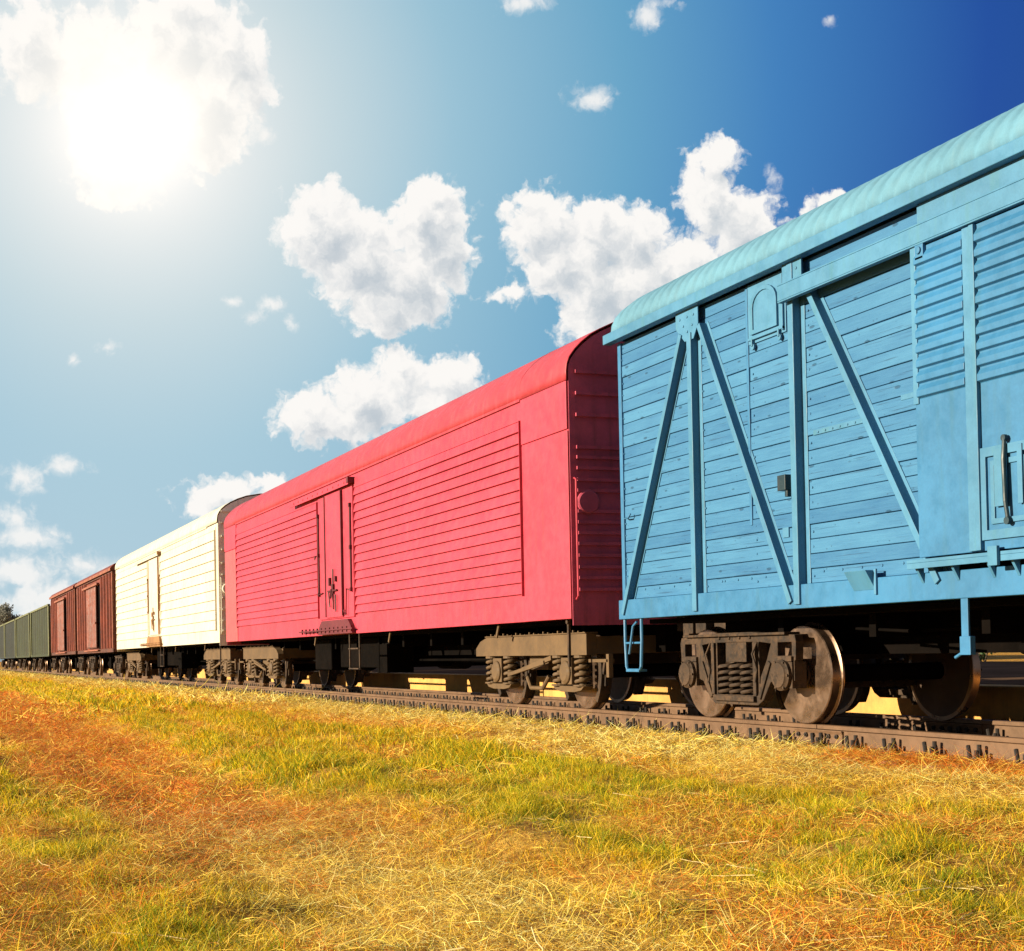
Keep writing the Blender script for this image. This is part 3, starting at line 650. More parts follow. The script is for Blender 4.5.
def freight_bogie():
    HB = .925; r = MB()
    for s in (-1, 1):
        xa, xb = s*.98, s*1.07
        out = [(-1.12, .80), (-1.10, .86), (-.7, .875), (-.3, .90), (.3, .90), (.7, .875), (1.12, .86), (1.15, .80), (1.13, .62), (1.10, .61), (1.09, .42), (1.0, .40), (1.0, .60), (.76, .60), (.74, .42), (.66, .40), (.52, .22), (.42, .17),
               (-.42, .17), (-.52, .22), (-.66, .40), (-.74, .42), (-.76, .60), (-1.0, .60), (-1.0, .40), (-1.09, .42), (-1.09, .61), (-1.11, .62)]
        holes = [[(-.36, .27), (.36, .27), (.36, .80), (-.36, .80)], [(.46, .42), (.60, .62), (.68, .78), (.46, .80)], [(-.46, .42), (-.60, .62), (-.68, .78), (-.46, .80)],
                 [(.80, .66), (1.05, .66), (1.05, .79), (.80, .79)], [(-.80, .66), (-1.05, .66), (-1.05, .79), (-.80, .79)]]
        r.plate('x', out, holes, xa, xb)
        r.box(s*.94, s*1.12, -1.0, 1.0, .862, .888); r.box(s*.95, s*1.11, -.40, .40, .205, .262)
        for y in (-.41, .41): r.box(s*.95, s*1.10, y-.028, y+.028, .27, .80)
        for y in (-.63, .63): r.bar((s*1.03, y*.74, .24), (s*1.03, y*1.06, .60), .12, .05)
        for y in (-.3, -.1, .1, .3): r.lathe('x', (s*1.065, y, .845), [(.018, 0), (.018, s*.02), (.005, s*.021)], 6)
        for y in (-.92, .92): r.box(s*1.0, s*1.10, y-.16, y+.16, .605, .655)
        for y in (-.46, .46): r.tube([(s*1.09, y, .80), (s*1.13, y+.03, .68), (s*1.11, y-.02, .52), (s*1.12, y, .40)], .012, 6)
    r.box(-1.06, 1.06, -.20, .20, .60, .835); r.box(-.35, .35, -.3, .3, .80, .94)
    for y in (-.5, .5): r.box(-.75, .75, y-.05, y+.05, .32, .42)
    b = obj('bogie', r, M['rust'], None, bevel=.007)
    for s in (-1, 1):
        for y in (-.22, -.0, .22):
            q = MB((s*1.03, y, .27)); q.spring((s*1.03, y, 0), .085, .27, .60, 5.2, .019); obj('spring', q, M['rust'], b, (s*1.03, y, .27), smooth=60)
        for y in (-HB, HB):
            q = MB((s*1.03, y, .475)); q.box(s*.93, s*1.09, y-.155, y+.155, .35, .60)
            q.lathe('x', (s*1.09, y, .475), [(.15, 0), (.15, s*.035), (.125, s*.05), (.118, s*.065), (.03, s*.068)], 28)
            for k in range(6): a = k*math.pi/3; q.lathe('x', (s*1.125, y+.135*math.cos(a), .475+.135*math.sin(a)), [(.014, 0), (.014, s*.018), (.003, s*.019)], 6)
            obj('axle_box', q, M['rust'], b, (s*1.03, y, .475), smooth=35)
            q = MB((s*.8, y, .475)); yo = y-math.copysign(.53, y)
            pts = []
            for k in range(7):
                a = math.radians(-38+k*12); sg = -math.copysign(1, y); pts.append((y+sg*.515*math.cos(a), .475+.515*math.sin(a)))
            for k in range(6, -1, -1):
                a = math.radians(-38+k*12); pts.append((y+sg*.575*math.cos(a), .475+.575*math.sin(a)))
            q.prism('x', pts, s*.74, s*.84); obj('brake_shoe', q, M['rust'], b, (s*.8, y, .475))
    bogie_common(b, HB); return b
def passenger_bogie():
    HB = 1.2; r = MB()
    for s in (-1, 1):
        xa, xb = s*1.02, s*1.16
        r.plate('x', [(-1.87, .69), (1.98, .69), (1.98, .80), (1.80, .90), (1.55, .955), (-1.87, .955)], [], xa, xb)
        r.box(s*1.0, s*1.18, -1.88, 1.56, .957, .972)
        for k in range(22): r.box(s*1.13, s*1.16, -1.8+k*.158, -1.77+k*.158, .972, .972+.008+.012*((k*7) % 3))
        for y in (-HB, HB):
            r.plate('x', [(y-.48, .30), (y-.40, .25), (y-.2, .225), (y+.2, .225), (y+.40, .25), (y+.48, .30)], [], s*.98, s*1.12)
            for dy in (-.34, .34): r.lathe('z', (s*1.06, y+dy, .298), [(.125, 0), (.125, .022), (.02, .023)], 18); r.lathe('z', (s*1.06, y+dy, .655), [(.11, 0), (.11, .034), (.02, .035)], 18)
        r.bar((s*1.13, -.75, .66), (s*1.13, .25, .50), .05, .06); r.bar((s*1.16, -.55, .60), (s*1.16, .72, .43), .03, .05)
        r.tube([(s*1.12, -.62, .42), (s*1.14, -.45, .26), (s*1.14, -.05, .26), (s*1.12, .12, .40)], .03, 7)
        r.box(s*1.06, s*1.15, -2.45, -1.9, .60, .64); r.box(s*1.09, s*1.15, -2.47, -2.40, .42, .70)
    for y in (-1.8, 1.8): r.box(-1.02, 1.02, y-.07, y+.07, .70, .92)
    r.box(-1.0, 1.0, -.32, .32, .50, .92)
    b = obj('bogie', r, M['bogie_grey'], None, bevel=.01)
    for s in (-1, 1):
        for y in (-HB, HB):
            for dy in (-.34, .34):
                q = MB((s*1.06, y+dy, .32)); q.spring((s*1.06, y+dy, 0), .088, .325, .655, 4.1, .024); q.lathe('z', (s*1.06, y+dy, .32), [(.05, 0), (.05, .33), (.01, .331)], 12)
                obj('spring', q, M['bogie_grey'], b, (s*1.06, y+dy, .32), smooth=60)
            q = MB((s*1.06, y, .475)); q.box(s*.98, s*1.14, y-.16, y+.16, .32, .66); q.lathe('x', (s*1.14, y, .475), [(.15, 0), (.15, s*.02), (.11, s*.045), (.02, s*.05)], 24)
            obj('axle_box', q, M['bogie_grey'], b, (s*1.06, y, .475), bevel=.01)
            for sg in (-1, 1):
                q = MB((s*.86, y, .475)); pts = []
                for k in range(7): a = math.radians(-40+k*12); pts.append((y+sg*.515*math.cos(a), .475+.515*math.sin(a)))
                for k in range(6, -1, -1): a = math.radians(-40+k*12); pts.append((y+sg*.60*math.cos(a), .475+.60*math.sin(a)))
                q.prism('x', pts, s*.78, s*.93); q.bar((s*.86, y+sg*.60, .92), (s*.86, y+sg*.58, .30), .05, .07); q.bar((s*.88, y+sg*.60, .45), (s*.88, y+sg*.66, .62), .07, .05)
                obj('brake_shoe', q, M['rust'], b, (s*.86, y, .475), bevel=.006)
    bogie_common(b, HB); return b
FB = freight_bogie(); PB = passenger_bogie(); used = set()
def put_bogie(src, root, y):
    if src.name not in used: used.add(src.name); c = src; c.parent = root
    else: c = copy_tree(src, root)
    c.location = (0, y, 0); return c
def coupler(root, y, d):
    b = MB(); b.box(-.09, .09, y, y+d*.42, .96, 1.14); b.box(-.20, .24, y+d*.36, y+d*.50, .90, 1.20); b.box(.08, .24, y+d*.48, y+d*.62, .92, 1.18); b.box(-.20, -.10, y+d*.50, y+d*.60, .92, 1.18)
    b.tube([(.35, y, 1.0), (.36, y+d*.25, .72), (.3, y+d*.45, .62), (.2, y+d*.6, .75)], .025, 7)
    obj('coupler', b, M['rust'], root, bevel=.012)
def underframe(root, L, floor, hw=1.45, gear=True, seed=0):
    rr = random.Random(seed); b = MB()
    b.box(-.20, .20, .1, L-.1, floor-.42, floor-.004); b.box(-hw+.3, hw-.3, .06, L-.06, floor-.05, floor)
    for y in np.arange(1.0, L-1, 1.5): b.prism('x', [(y-.05, floor-.26), (y+.05, floor-.26), (y+.05, floor-.052), (y-.05, floor-.052)], -hw+.55, hw-.55)
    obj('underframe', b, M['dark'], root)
    if gear:
        c = MB(); ym = L/2
        c.lathe('y', (-.55, ym+1.1, floor-.50), [(.18, 0), (.2, .03), (.2, .55), (.18, .6), (.05, .61), (.05, .8)], 20)
        c.lathe('y', (.5, ym-1.4, floor-.48), [(.10, -.05), (.2, 0), (.2, 1.2), (.1, 1.25)], 20)
        c.box(-.95, -.45, ym-1.3, ym-.7, floor-.72, floor-.2)
        c.tube([(-.35, 2.6, floor-.5), (-.35, L-2.6, floor-.5)], .022, 6); c.tube([(.25, 2.2, floor-.55), (.35, L-2.2, floor-.5)], .02, 6)
        c.bar((-.7, ym-.5, floor-.45), (.5, ym-.35, floor-.45), .03, .09, (0, 0, 1)); c.bar((-.7, ym+.9, floor-.5), (.6, ym+1.0, floor-.5), .03, .09, (0, 0, 1))
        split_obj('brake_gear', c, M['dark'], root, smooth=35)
def ell_roof(z0, z1, hw, n=20):
    return [(-hw*math.cos(math.pi*k/n), z0+(z1-z0)*math.sin(math.pi*k/n)) for k in range(n+1)]

# ------------------------------------------------------------------ the blue covered wagon
def blue_wagon():
    Y0, Y1 = .95, 14.82; L = Y1-Y0; O = (XC, Y0, 0); XN = 7.272
    r = empty('covered_wagon', O, 'pale blue planked covered goods wagon nearest the camera, with diagonal braces and a ribbed roof', 'goods wagon', 'wagons of the goods train')
    B = lambda: MB(O)
    # plank walls: profile of boards with dark joints, run from end to end of the side
    zs = [1.302]+[1.302+.1305*k for k in range(1, 23)]
    prof = [(7.40, 1.302)]
    for k in range(22):
        a, b_ = zs[k], zs[k+1]; j = .004*((k*5) % 3)
        prof += [(7.350-j, a+.003), (7.345-j, a+.006), (7.345-j, b_-.006), (7.350-j, b_-.003), (7.366, b_-.0025), (7.366, b_+.0025)]
    prof = prof[:-1]+[(7.40, zs[22])]
    w_ = B(); w_.prism('y', prof, 9.2, 14.80); w_.prism('y', prof, .99, 6.5); q = w_
    # bolt rows down the posts
    for y in (14.735, 12.935, 13.19, 11.045, 11.355, 11.99):
        for k in range(21): q.lathe('x', (7.343, y, 1.365+.1305*k), [(.011, 0), (.009, -.008), (.002, -.009)], 8)
    for k in range(6): q.lathe('x', (7.343, 14.3-.33*k, 1.40), [(.012, 0), (.01, -.006), (.002, -.007)], 8); q.lathe('x', (7.343, 12.6-.25*k, 1.40), [(.012, 0), (.01, -.006), (.002, -.007)], 8); q.lathe('x', (7.343, 10.9-.28*k, 1.40), [(.012, 0), (.01, -.006), (.002, -.007)], 8)
    obj('plank_wall', w_, M['blue_plank'], r)
    w_ = B(); w_.box(10.14, 10.25, .99, 14.79, 1.09, 4.19); obj('far_side_wall', w_, M['blue'], r)
    for y in (.97, 14.77): w_ = B(); w_.box(7.41, 10.13, y, y+.03, 1.1, 4.2); w_.prism('y', [(q[0]+XC, q[1]) for q in ell_roof(4.2, 4.94, 1.40)], y+.001, y+.029); obj('end_wall', w_, M['blue'], r)
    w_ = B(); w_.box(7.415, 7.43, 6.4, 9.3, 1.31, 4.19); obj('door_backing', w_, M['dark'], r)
    # sill, corner posts, posts
    s_ = B(); s_.box(XN, 7.40, Y0, Y1, 1.085, 1.298); s_.box(10.16, 10.27, Y0, Y1, 1.085, 1.298); split_obj('sill', s_, M['blue'], r, bevel=.006)
    def hat(y0, y1, z0, z1, w=.16):
        # pressed hat-section post between two points of the side
        q = B(); q.bar((XN+.022, y0, z0-.18), (XN+.022, y1, z1), .090, w*.46); q.bar((XN+.066, y0, z0), (XN+.066, y1, z1), .012, w*1.15); return q
    for y, z0, z1, ww in ((13.06, 1.30, 3.93, .19), (11.20, 1.30, 4.16, .19), (4.57, 1.3, 4.16, .19), (2.71, 1.3, 3.93, .19)): obj('post', hat(y, y, z0, z1, ww), M['blue_light'] , r, bevel=.006)
    q = B(); q.box(XN+.05, 7.38, 14.745, Y1, 1.30, 4.17); q.box(7.38, 7.42, Y1-.02, Y1+.003, 1.30, 4.17); obj('corner_post', q, M['blue'], r, bevel=.004)
    q = B(); q.box(XN+.056, 7.36, 12.045, 12.085, 1.9, 4.15); obj('cover_strip', q, M['blue'], r, bevel=.003)
    for (ya, za, yb, zb) in ((13.235, 3.95, 14.70, 1.14), (12.86, 3.97, 11.31, 1.14), (10.93, 3.86, 9.25, 1.22)):
        q = B(); q.bar((XN+.022, ya, za), (XN+.022, yb, zb), .090, .062); q.bar((XN+.068, ya, za), (XN+.068, yb, zb), .012, .13)
        obj('diagonal_brace', q, M['blue_light'], r, bevel=.003)
    for (ya, za, yb, zb) in ((2.53, 3.95, 1.1, 1.14), (2.9, 3.97, 4.45, 1.14)): obj('diagonal_brace', hat(ya, yb, za, zb, .18), M['blue_light'], r)
    # gussets and the two plates under the eave
    q = B(); q.plate('x', [(12.88, 4.175), (12.88, 3.99), (12.98, 3.86), (13.16, 3.86), (13.34, 4.02), (13.34, 4.175)], [], XN-.008, XN+.004)
    for (a, b_) in ((12.97, 4.1), (13.25, 4.1), (13.1, 3.95), (13.1, 4.1), (13.18, 4.02), (13.0, 4.0)): q.lathe('x', (XN-.008, a, b_), [(.014, 0), (.012, -.008), (.002, -.010)], 10)
    obj('gusset', q, M['blue_light'], r)
    q = B(); q.plate('x', [(11.02, 4.175), (11.02, 3.9), (11.33, 3.9), (11.33, 4.175)], [], XN-.010, XN+.004)
    for (a, b_) in ((11.1, 4.1), (11.25, 4.1), (11.1, 3.98), (11.25, 3.98)): q.lathe('x', (XN-.010, a, b_), [(.014, 0), (.012, -.008), (.002, -.010)], 10)
    obj('gusset', q, M['blue_light'], r)
    q = B(); q.box(XN+.008, 7.40, 6.2, 9.42, 3.96, 4.172); obj('header_plate', q, M['blue_light'], r)
    # eave band and gutter lip
    q = B(); q.box(7.195, 7.30, Y0-.1, 14.93, 4.175, 4.28); q.box(10.24, 10.35, Y0-.1, 14.93, 4.175, 4.28); split_obj('eave_band', q, M['blue_light'], r, bevel=.006)
    q = B(); q.box(7.24, 7.27, Y0-.1, 14.92, 4.282, 4.30); obj('roof_flashing', q, M['blue'], r)
    # ribbed roof
    vs, fs = [], []; step = .019; ys_ = np.arange(Y0-.09, 14.90, step); nn = 22; per = .192
    for yy in ys_:
        ph = ((yy-Y0) % per)/per; rise = .027*(1-math.exp(-((ph-.5)/.16)**2))*(1 if yy < 14.72 else 0)
        for k in range(nn+1):
            t = math.pi*k/nn; fade = min(1, math.sin(t)*6); x = -(1.50+rise*fade)*math.cos(t); z = 4.284+(.625+rise*fade)*math.sin(t)**.92
            vs.append((XC+x, yy, z))
    for i in range(len(ys_)-1):
        for k in range(nn): a = i*(nn+1)+k; fs.append((a, a+1, a+nn+2, a+nn+1))
    q = B(); q.add(vs, fs); ro = obj('roof', q, M['blue_roof'], r, smooth=60); sol = ro.modifiers.new('thickness', 'SOLIDIFY'); sol.thickness = .004; sol.offset = -1
    # hatch plate with round-topped cover
    q = B(); q.box(XN+.052, 7.36, 11.38, 12.03, 3.60, 4.165); obj('hatch_plate', q, M['blue_light'], r, bevel=.003)
    def arch(y0, y1, z0, z1, n=10):
        ym, ra = (y0+y1)/2, (y1-y0)/2; return [(y1, z0), (y0, z0)]+[(ym-ra*math.cos(math.pi*k/n), z1-ra*.75+ra*.75*math.sin(math.pi*k/n)) for k in range(n+1)]
    q = B(); q.plate('x', arch(11.50, 11.96, 3.68, 4.10), [arch(11.545, 11.915, 3.72, 4.06)], XN+.028, XN+.053); q.plate('x', arch(11.547, 11.913, 3.722, 4.058), [], XN+.040, XN+.051)
    q.box(XN+.03, XN+.052, 11.40, 11.425, 3.62, 4.13); q.box(XN+.025, XN+.052, 11.40, 12.0, 3.63, 3.655)
    for y in (11.47, 11.93): q.box(XN+.02, XN+.05, y-.012, y+.012, 3.57, 3.64); q.lathe('x', (XN+.03, y, 3.565), [(.03, 0), (.03, .02), (.005, .021)], 10)
    obj('hatch_cover', q, M['blue_light'], r, bevel=.002)
    # door track, hung in front of the side
    q = B(); q.box(XN-.105, XN-.09, 6.0, 11.27, 3.83, 3.965); q.box(XN-.105, XN+.05, 6.0, 11.27, 3.966, 3.98); q.box(XN-.105, XN-.05, 6.0, 11.27, 3.815, 3.829); q.box(XN-.104, XN+.0, 11.262, 11.272, 3.83, 3.965)
    for y in (11.1, 10.0, 8.8, 7.6, 6.4): q.box(XN-.089, XN+.03, y, y+.03, 3.9, 3.964)
    obj('door_track', q, M['blue_light'], r, bevel=.004)
    # doors: pressed upper panel, plain lower panel
    def leaf(y0, y1, hasp):
        X0 = XN-.075; d = B()
        d.box(X0, X0+.035, y0, y1, 1.415, 3.80)
        dl = obj('door', d, M['blue'], r, bevel=.004)
        c = B(); pr = [(X0+.005, 2.62)]; z = 2.64
        while z < 3.70: pr += [(X0-.002, z), (X0-.030, z+.012), (X0-.030, z+.058), (X0-.002, z+.100)]; z += .1135
        pr += [(X0+.005, z+.0)]
        seg = [(y0+.09, y1-.75), (y1-.61, y1-.05)]
        for a, b_ in seg: c.prism('y', pr, a, b_)
        obj('pressed_panel', c, M['blue'], dl, bevel=.004)
        c = B(); c.box(X0-.035, X0-.002, y1-.75, y1-.70, 1.42, 3.80); c.box(X0-.022, X0-.002, y1-.70, y1-.61, 1.42, 3.80); c.box(X0-.012, X0-.001, y1-.05, y1+.012, 2.6, 3.82); obj('stile', c, M['blue_light'], dl, bevel=.004)
        if hasp:
            c = B(); c.plate('x', [(8.05, 1.49), (8.65, 1.49), (8.65, 2.16), (8.05, 2.16)], [[(8.12, 1.56), (8.58, 1.56), (8.58, 2.09), (8.12, 2.09)]], X0-.020, X0-.001); c.plate('x', [(8.16, 1.60), (8.54, 1.60), (8.54, 2.06), (8.16, 2.06)], [[(8.20, 1.64), (8.50, 1.64), (8.50, 2.02), (8.20, 2.02)]], X0-.014, X0-.001)
            c.box(X0-.03, X0-.021, 8.48, 8.35, 1.72, 2.14); c.box(X0-.03, X0-.021, 8.24, 8.19, 1.72, 2.14); obj('latch_panel', c, M['blue_light'], dl, bevel=.003)
            c = B(); c.tube([(X0-.03, 8.36, 2.20), (X0-.045, 8.36, 2.05), (X0-.045, 8.35, 1.75), (X0-.03, 8.34, 1.60)], .016, 8); c.lathe('x', (X0-.05, 8.34, 1.61), [(.028, 0), (.028, .03), (.005, .031)], 10); c.lathe('x', (X0-.045, 8.36, 2.2), [(.024, 0), (.024, .03), (.005, .031)], 10)
            obj('door_handle', c, M['blue_iron'], dl)
        for y in (y0+.2, y1-.12):
            c = B(); c.box(X0-.03, X0+.0, y-.05, y+.05, 3.70, 3.815); c.lathe('x', (X0-.032, y, 3.77), [(.03, 0), (.03, -.012), (.004, -.014)], 12); obj('roller_hanger', c, M['blue'], dl, bevel=.004)
    leaf(7.83, 9.385, True); leaf(6.25, 7.81, False)
    q = B(); q.box(XN-.11, XN+.0, 6.2, 9.50, 1.375, 1.40); q.box(XN-.11, XN-.10, 6.2, 9.50, 1.33, 1.374)
    for y in (9.44, 9.02, 8.62, 8.36, 7.9, 7.4): q.prism('y', [(XN-.09, 1.372), (XN-.002, 1.372), (XN-.002, 1.22)], y-.014, y+.014)
    q.box(XN-.14, XN-.112, 8.53, 8.43, 1.30, 1.44)
    obj('lower_door_track', q, M['blue_light'], r, bevel=.002)
    # small fittings
    q = B(); q.prism('y', [(XN-.002, 1.36), (XN-.10, 1.36), (XN-.002, 1.20)], 10.06, 10.36); q.box(XN-.02, XN-.001, 10.03, 10.06, 1.16, 1.37); obj('stop_bracket', q, M['blue_light'], r, bevel=.003)
    q = B(); q.box(XN-.01, XN+.065, 11.36, 11.49, 2.16, 2.30); q.box(XN+.01, XN+.06, 11.36, 11.40, 2.10, 2.158); obj('label_clip', q, M['blue_iron'], r, bevel=.004)
    q = B(); q.tube([(XN+.07, 14.70, 2.21), (XN+.02, 14.66, 2.20), (XN+.01, 14.56, 2.20), (XN+.02, 14.52, 2.24)], .009, 6); q.tube([(XN+.07, 14.70, 1.55), (XN+.02, 14.64, 1.56), (XN+.02, 14.58, 1.52)], .009, 6); obj('rope_hook', q, M['blue'], r)
    q = B(); q.box(7.333, 7.343, 11.43, 11.53, 1.74, 1.83); obj('label_plate', q, M['blue_light'], r)
    q = B(); q.box(XN+.06, 7.345, 10.2, 11.0, 2.60, 2.645); q.box(XN+.06, 7.345, 9.47, 9.75, 2.70, 2.745)
    for k in range(7): q.lathe('x', (XN+.06, 10.26+k*.11, 2.62), [(.012, 0), (.009, -.008), (.002, -.009)], 8)
    split_obj('patch_strip', q, M['blue_light'], r, bevel=.003)
    # steps
    q = B(); q.tube([(XN+.04, 14.75, 1.10), (XN+.03, 14.73, .85), (XN+.02, 14.69, .56), (XN+.02, 14.66, .52), (XN+.02, 14.37, .52), (XN+.02, 14.34, .56), (XN+.03, 14.33, .85), (XN+.04, 14.35, 1.10)], .019, 8)
    q.tube([(XN+.03, 14.72, .82), (XN+.03, 14.33, .82)], .012, 8); q.tube([(XN+.0, 14.38, 1.05), (XN-.01, 14.46, 1.0), (XN-.01, 14.56, .70)], .014, 8); q.box(XN+.0, XN+.10, 14.36, 14.67, .505, .53); obj('corner_step', q, M['blue'], r)
    q = B(); q.box(XN+.01, XN+.03, 8.94, 9.02, .78, 1.09); q.box(XN+.0, XN+.05, 8.91, 9.03, .66, .80); q.tube([(XN+.03, 9.03, .68), (XN+.03, 9.12, .64)], .014, 6); obj('door_stop', q, M['blue'], r, bevel=.004)
    underframe(r, L, 1.08, gear=False)
    # brake gear of the blue wagon
    q = B(); q.lathe('y', (8.2, 8.4, .70), [(.16, 0), (.2, .03), (.2, .6), (.16, .65), (.05, .66), (.05, 1.0)], 22); q.lathe('y', (9.2, 6.6, .70), [(.1, -.05), (.2, 0), (.2, 1.3), (.1, 1.35)], 22)
    q.tube([(8.3, 3, .85), (8.35, 12.4, .88)], .02, 6); q.tube([(7.85, 10.4, .86), (7.95, 11.3, .9)], .014, 6); q.bar((8.0, 9.0, .65), (9.4, 9.15, .65), .03, .10, (0, 0, 1))
    split_obj('brake_gear', q, M['dark'], r, smooth=35)
    put_bogie(FB, r, 13.05-Y0); put_bogie(FB, r, Y0+1.75-Y0); coupler(r, L, 1); coupler(r, 0, -1)
blue_wagon()

# ------------------------------------------------------------------ refrigerator wagons (red, cream)
def reefer(Y0, Y1, C, label, roofp, zwall, lap, lz0, lz1, seams, side, door, endribs, disc=True):
    L = Y1-Y0; O = (XC, Y0, 0); XN = 7.272
    r = empty('refrigerator_wagon', O, label, 'goods wagon', 'wagons of the goods train'); B = lambda: MB(O)
    ya, yb, yc, yd = side     # lapped boards: near panel ya..yb, far panel yc..yd
    w_ = B(); w_.box(XN, XN+.05, Y0, Y1, 1.13, zwall)
    w_.box(XC+1.45, XC+1.5, Y0, Y1, 1.13, zwall); obj('side_wall', w_, C['main'], r, bevel=.004)
    for (p, q_) in ((ya, yb), (yc, yd)):
        pr = [(XN+.02, lz0)]; z = lz0
        while z < lz1-.02:
            dp = .040 if lap < .2 else .045; pr += [(XN-.002, z+.019), (XN-dp, z+.020), (XN-dp+.002, z+.04), (XN-.010, z+lap-.001), (XN-.002, z+lap)]; z += lap
        pr += [(XN+.02, z)]
        w_ = B(); w_.prism('y', pr, p, q_); obj('lapped_panel', w_, C['main'], r)
        for ye in (p, q_): w_ = B(); w_.box(XN-dp-.001, XN-.002, ye-.005, ye+.005, lz0-.01, z+.01); obj('panel_edge', w_, C['main'], r)
        w_ = B(); w_.box(XN-.012, XN-.001, p-.03, q_+.03, z+.01, zwall-.09) if z < zwall-.15 else None
        if w_.v: obj('upper_plate', w_, C['main'], r)
    if seams:
        for (p, q_) in ((Y0+.0, Y0+1.44), (Y1-1.44, Y1)):
            w_ = B(); w_.box(XN-.022, XN-.001, p, q_, zwall-.58, zwall-.002); obj('upper_end_plate', w_, C['main'], r, bevel=.004)
            w_ = B(); w_.box(XN-.014, XN-.001, p, q_, 1.132, zwall-.60); obj('end_plate', w_, C['main'] if p < Y0+1 else C['pale'], r, bevel=.004)
    for y, s in ((Y0, -1), (Y1, 1)):
        w_ = B(); half = [(a, b_) for a, b_ in roofp]; full = [(7.275, 1.05)]+[(XC*2-a, b_) for a, b_ in []]+half+[(XC*2-a, b_) for a, b_ in half[::-1]][1:]+[(XC*2-7.275, 1.05)]
        full = [(max(a, 7.28) if a < XC else min(a, XC*2-7.28), b_-.02 if b_ > 2 else b_) for a, b_ in full]
        w_.prism('y', full, y, y+s*.012 if s < 0 else y+.012)
        for z in endribs: w_.prism('y', [(7.36, z-.02), (XC*2-7.36, z-.02), (XC*2-7.36, z+.02), (7.36, z+.02)], y-s*.002, y+s*.05)
        eo = obj('end_wall', w_, C['end'], r)
        if disc and s < 0:
            q = B(); q.lathe('y', (7.50, y, 2.53), [(.145, 0), (.145, -.05), (.125, -.065), (.02, -.066)], 28); obj('lamp_cover', q, C['end'], eo)
            q = B(); q.tube([(7.33, y-.01, 2.82), (7.33, y-.07, 2.80), (7.33, y-.07, 1.40), (7.33, y-.01, 1.36)], .014, 7); obj('grab_rail', q, C['main'], eo)
            q = B(); q.box(8.05, 8.12, y-.05, y-.01, 1.5, 1.68); obj('reflector', q, M['amber'], eo)
            q = B(); q.tube([(8.06, y-.03, 2.1), (7.98, y-.05, 1.9), (8.0, y-.04, 1.72)], .014, 6); obj('hose', q, C['end'], eo)
    # roof shell
    prof = roofp+[(XC*2-a, b_) for a, b_ in roofp[::-1]][1:]
    q = B(); vs, fs = [], []; ysr = [Y0-.02, Y0+.012, Y0+1.46, Y0+1.475]+list(np.arange(Y0+3.4, Y1-1.6, 2.0))+[Y1-1.475, Y1-1.46, Y1+.02]
    for yy in ysr:
        for a, b_ in prof: vs.append((a-.014*np.sign(XC-a), yy, b_+.004))
    n = len(prof)
    for i in range(len(ysr)-1):
        for k in range(n-1): fs.append((i*n+k, i*n+k+1, (i+1)*n+k+1, (i+1)*n+k))
    q.add(vs, fs); ro = obj('roof', q, C['roof'], r, smooth=50); so_ = ro.modifiers.new('thickness', 'SOLIDIFY'); so_.thickness = .012; so_.offset = 1
    q = B()
    for yy in (Y0+1.46, Y1-1.46):
        pts = [(a-.02*np.sign(XC-a), yy, b_+.012) for a, b_ in prof]; q.tube(pts, .007, 5)
    q.box(XN-.028, XN-.0, Y0+1.45, Y1-1.45, zwall-.014, zwall+.02); obj('roof_seam', q, C['roof'], r)
    # door
    d0, d1, s0, s1, zt, zb_, rods = door   # leaf d0..d1, stiles s0..s1
    q = B(); q.box(XN-.030, XN-.001, s0, s1, zb_-.02, zt); obj('door_frame', q, C['main'], r, bevel=.004)
    q = B(); q.box(XN-.058, XN-.031, d0, d1, zb_, zt-.03); dl = obj('door', q, C['main'], r, bevel=.008)
    q = B()
    for y in (d0, d1): q.box(XN-.074, XN-.030, y-.022, y+.022, zb_+.02, zt-.04)
    obj('door_seal', q, C['line'], dl)
    q = B(); q.box(XN-.11, XN-.02, s0-.04, s1+rods[2], zt+.045, zt+.085); q.box(XN-.12, XN-.108, s0-.05, s1+rods[2], zt-.01, zt+.10)
    for y in np.arange(s0+.2, s1+rods[2], .38): q.lathe('x', (XN-.12, y, zt+.045), [(.022, 0), (.018, -.012), (.003, -.014)], 8)
    obj('door_track', q, C['main'], r, bevel=.003)
    q = B(); q.box(XN-.135, XN-.01, s0-.10, s0+.02, zt+.02, zt+.12); obj('track_stop', q, C['latch'], r)
    q = B()
    for (y, za, zc) in ((rods[0], rods[3], rods[4]), (rods[1], rods[3], rods[4])):
        q.tube([(XN-.05, y, za), (XN-.05, y, zc)], .018, 7)
        for z in (za, zc, (za+zc)/2): q.box(XN-.075, XN-.0, y-.035, y+.035, z-.035, z+.035)
        q.tube([(XN-.05, y, za), (XN-.05, y+(.28 if y < d0 else -.28), za+.02)], .012, 6)
    split_obj('locking_rod', q, C['latch'], r)
    q = B(); ym = (d0+d1)/2
    q.box(XN-.10, XN-.056, ym-.06, ym+.06, zb_+.45, zb_+.62); q.tube([(XN-.085, ym-.30, zb_+.5), (XN-.085, ym+.34, zb_+.5)], .018, 7); q.tube([(XN-.10, ym-.1, zb_+.30), (XN-.11, ym+.02, zb_+.52), (XN-.10, ym+.10, zb_+.36)], .016, 6)
    q.tube([(XN-.085, ym-.03, zb_+.15), (XN-.085, ym-.03, zb_+.9)], .015, 6); q.box(XN-.1, XN-.05, ym+.18, ym+.26, zb_+.6, zb_+.75); q.box(XN-.1, XN-.05, ym-.24, ym-.18, zb_+.66, zb_+.76); q.tube([(XN-.09, ym+.2, zb_+.2), (XN-.09, ym+.28, zb_+.5)], .014, 6); q.tube([(XN-.09, ym-.22, zb_+.1), (XN-.09, ym-.22, zb_+.42)], .014, 6)
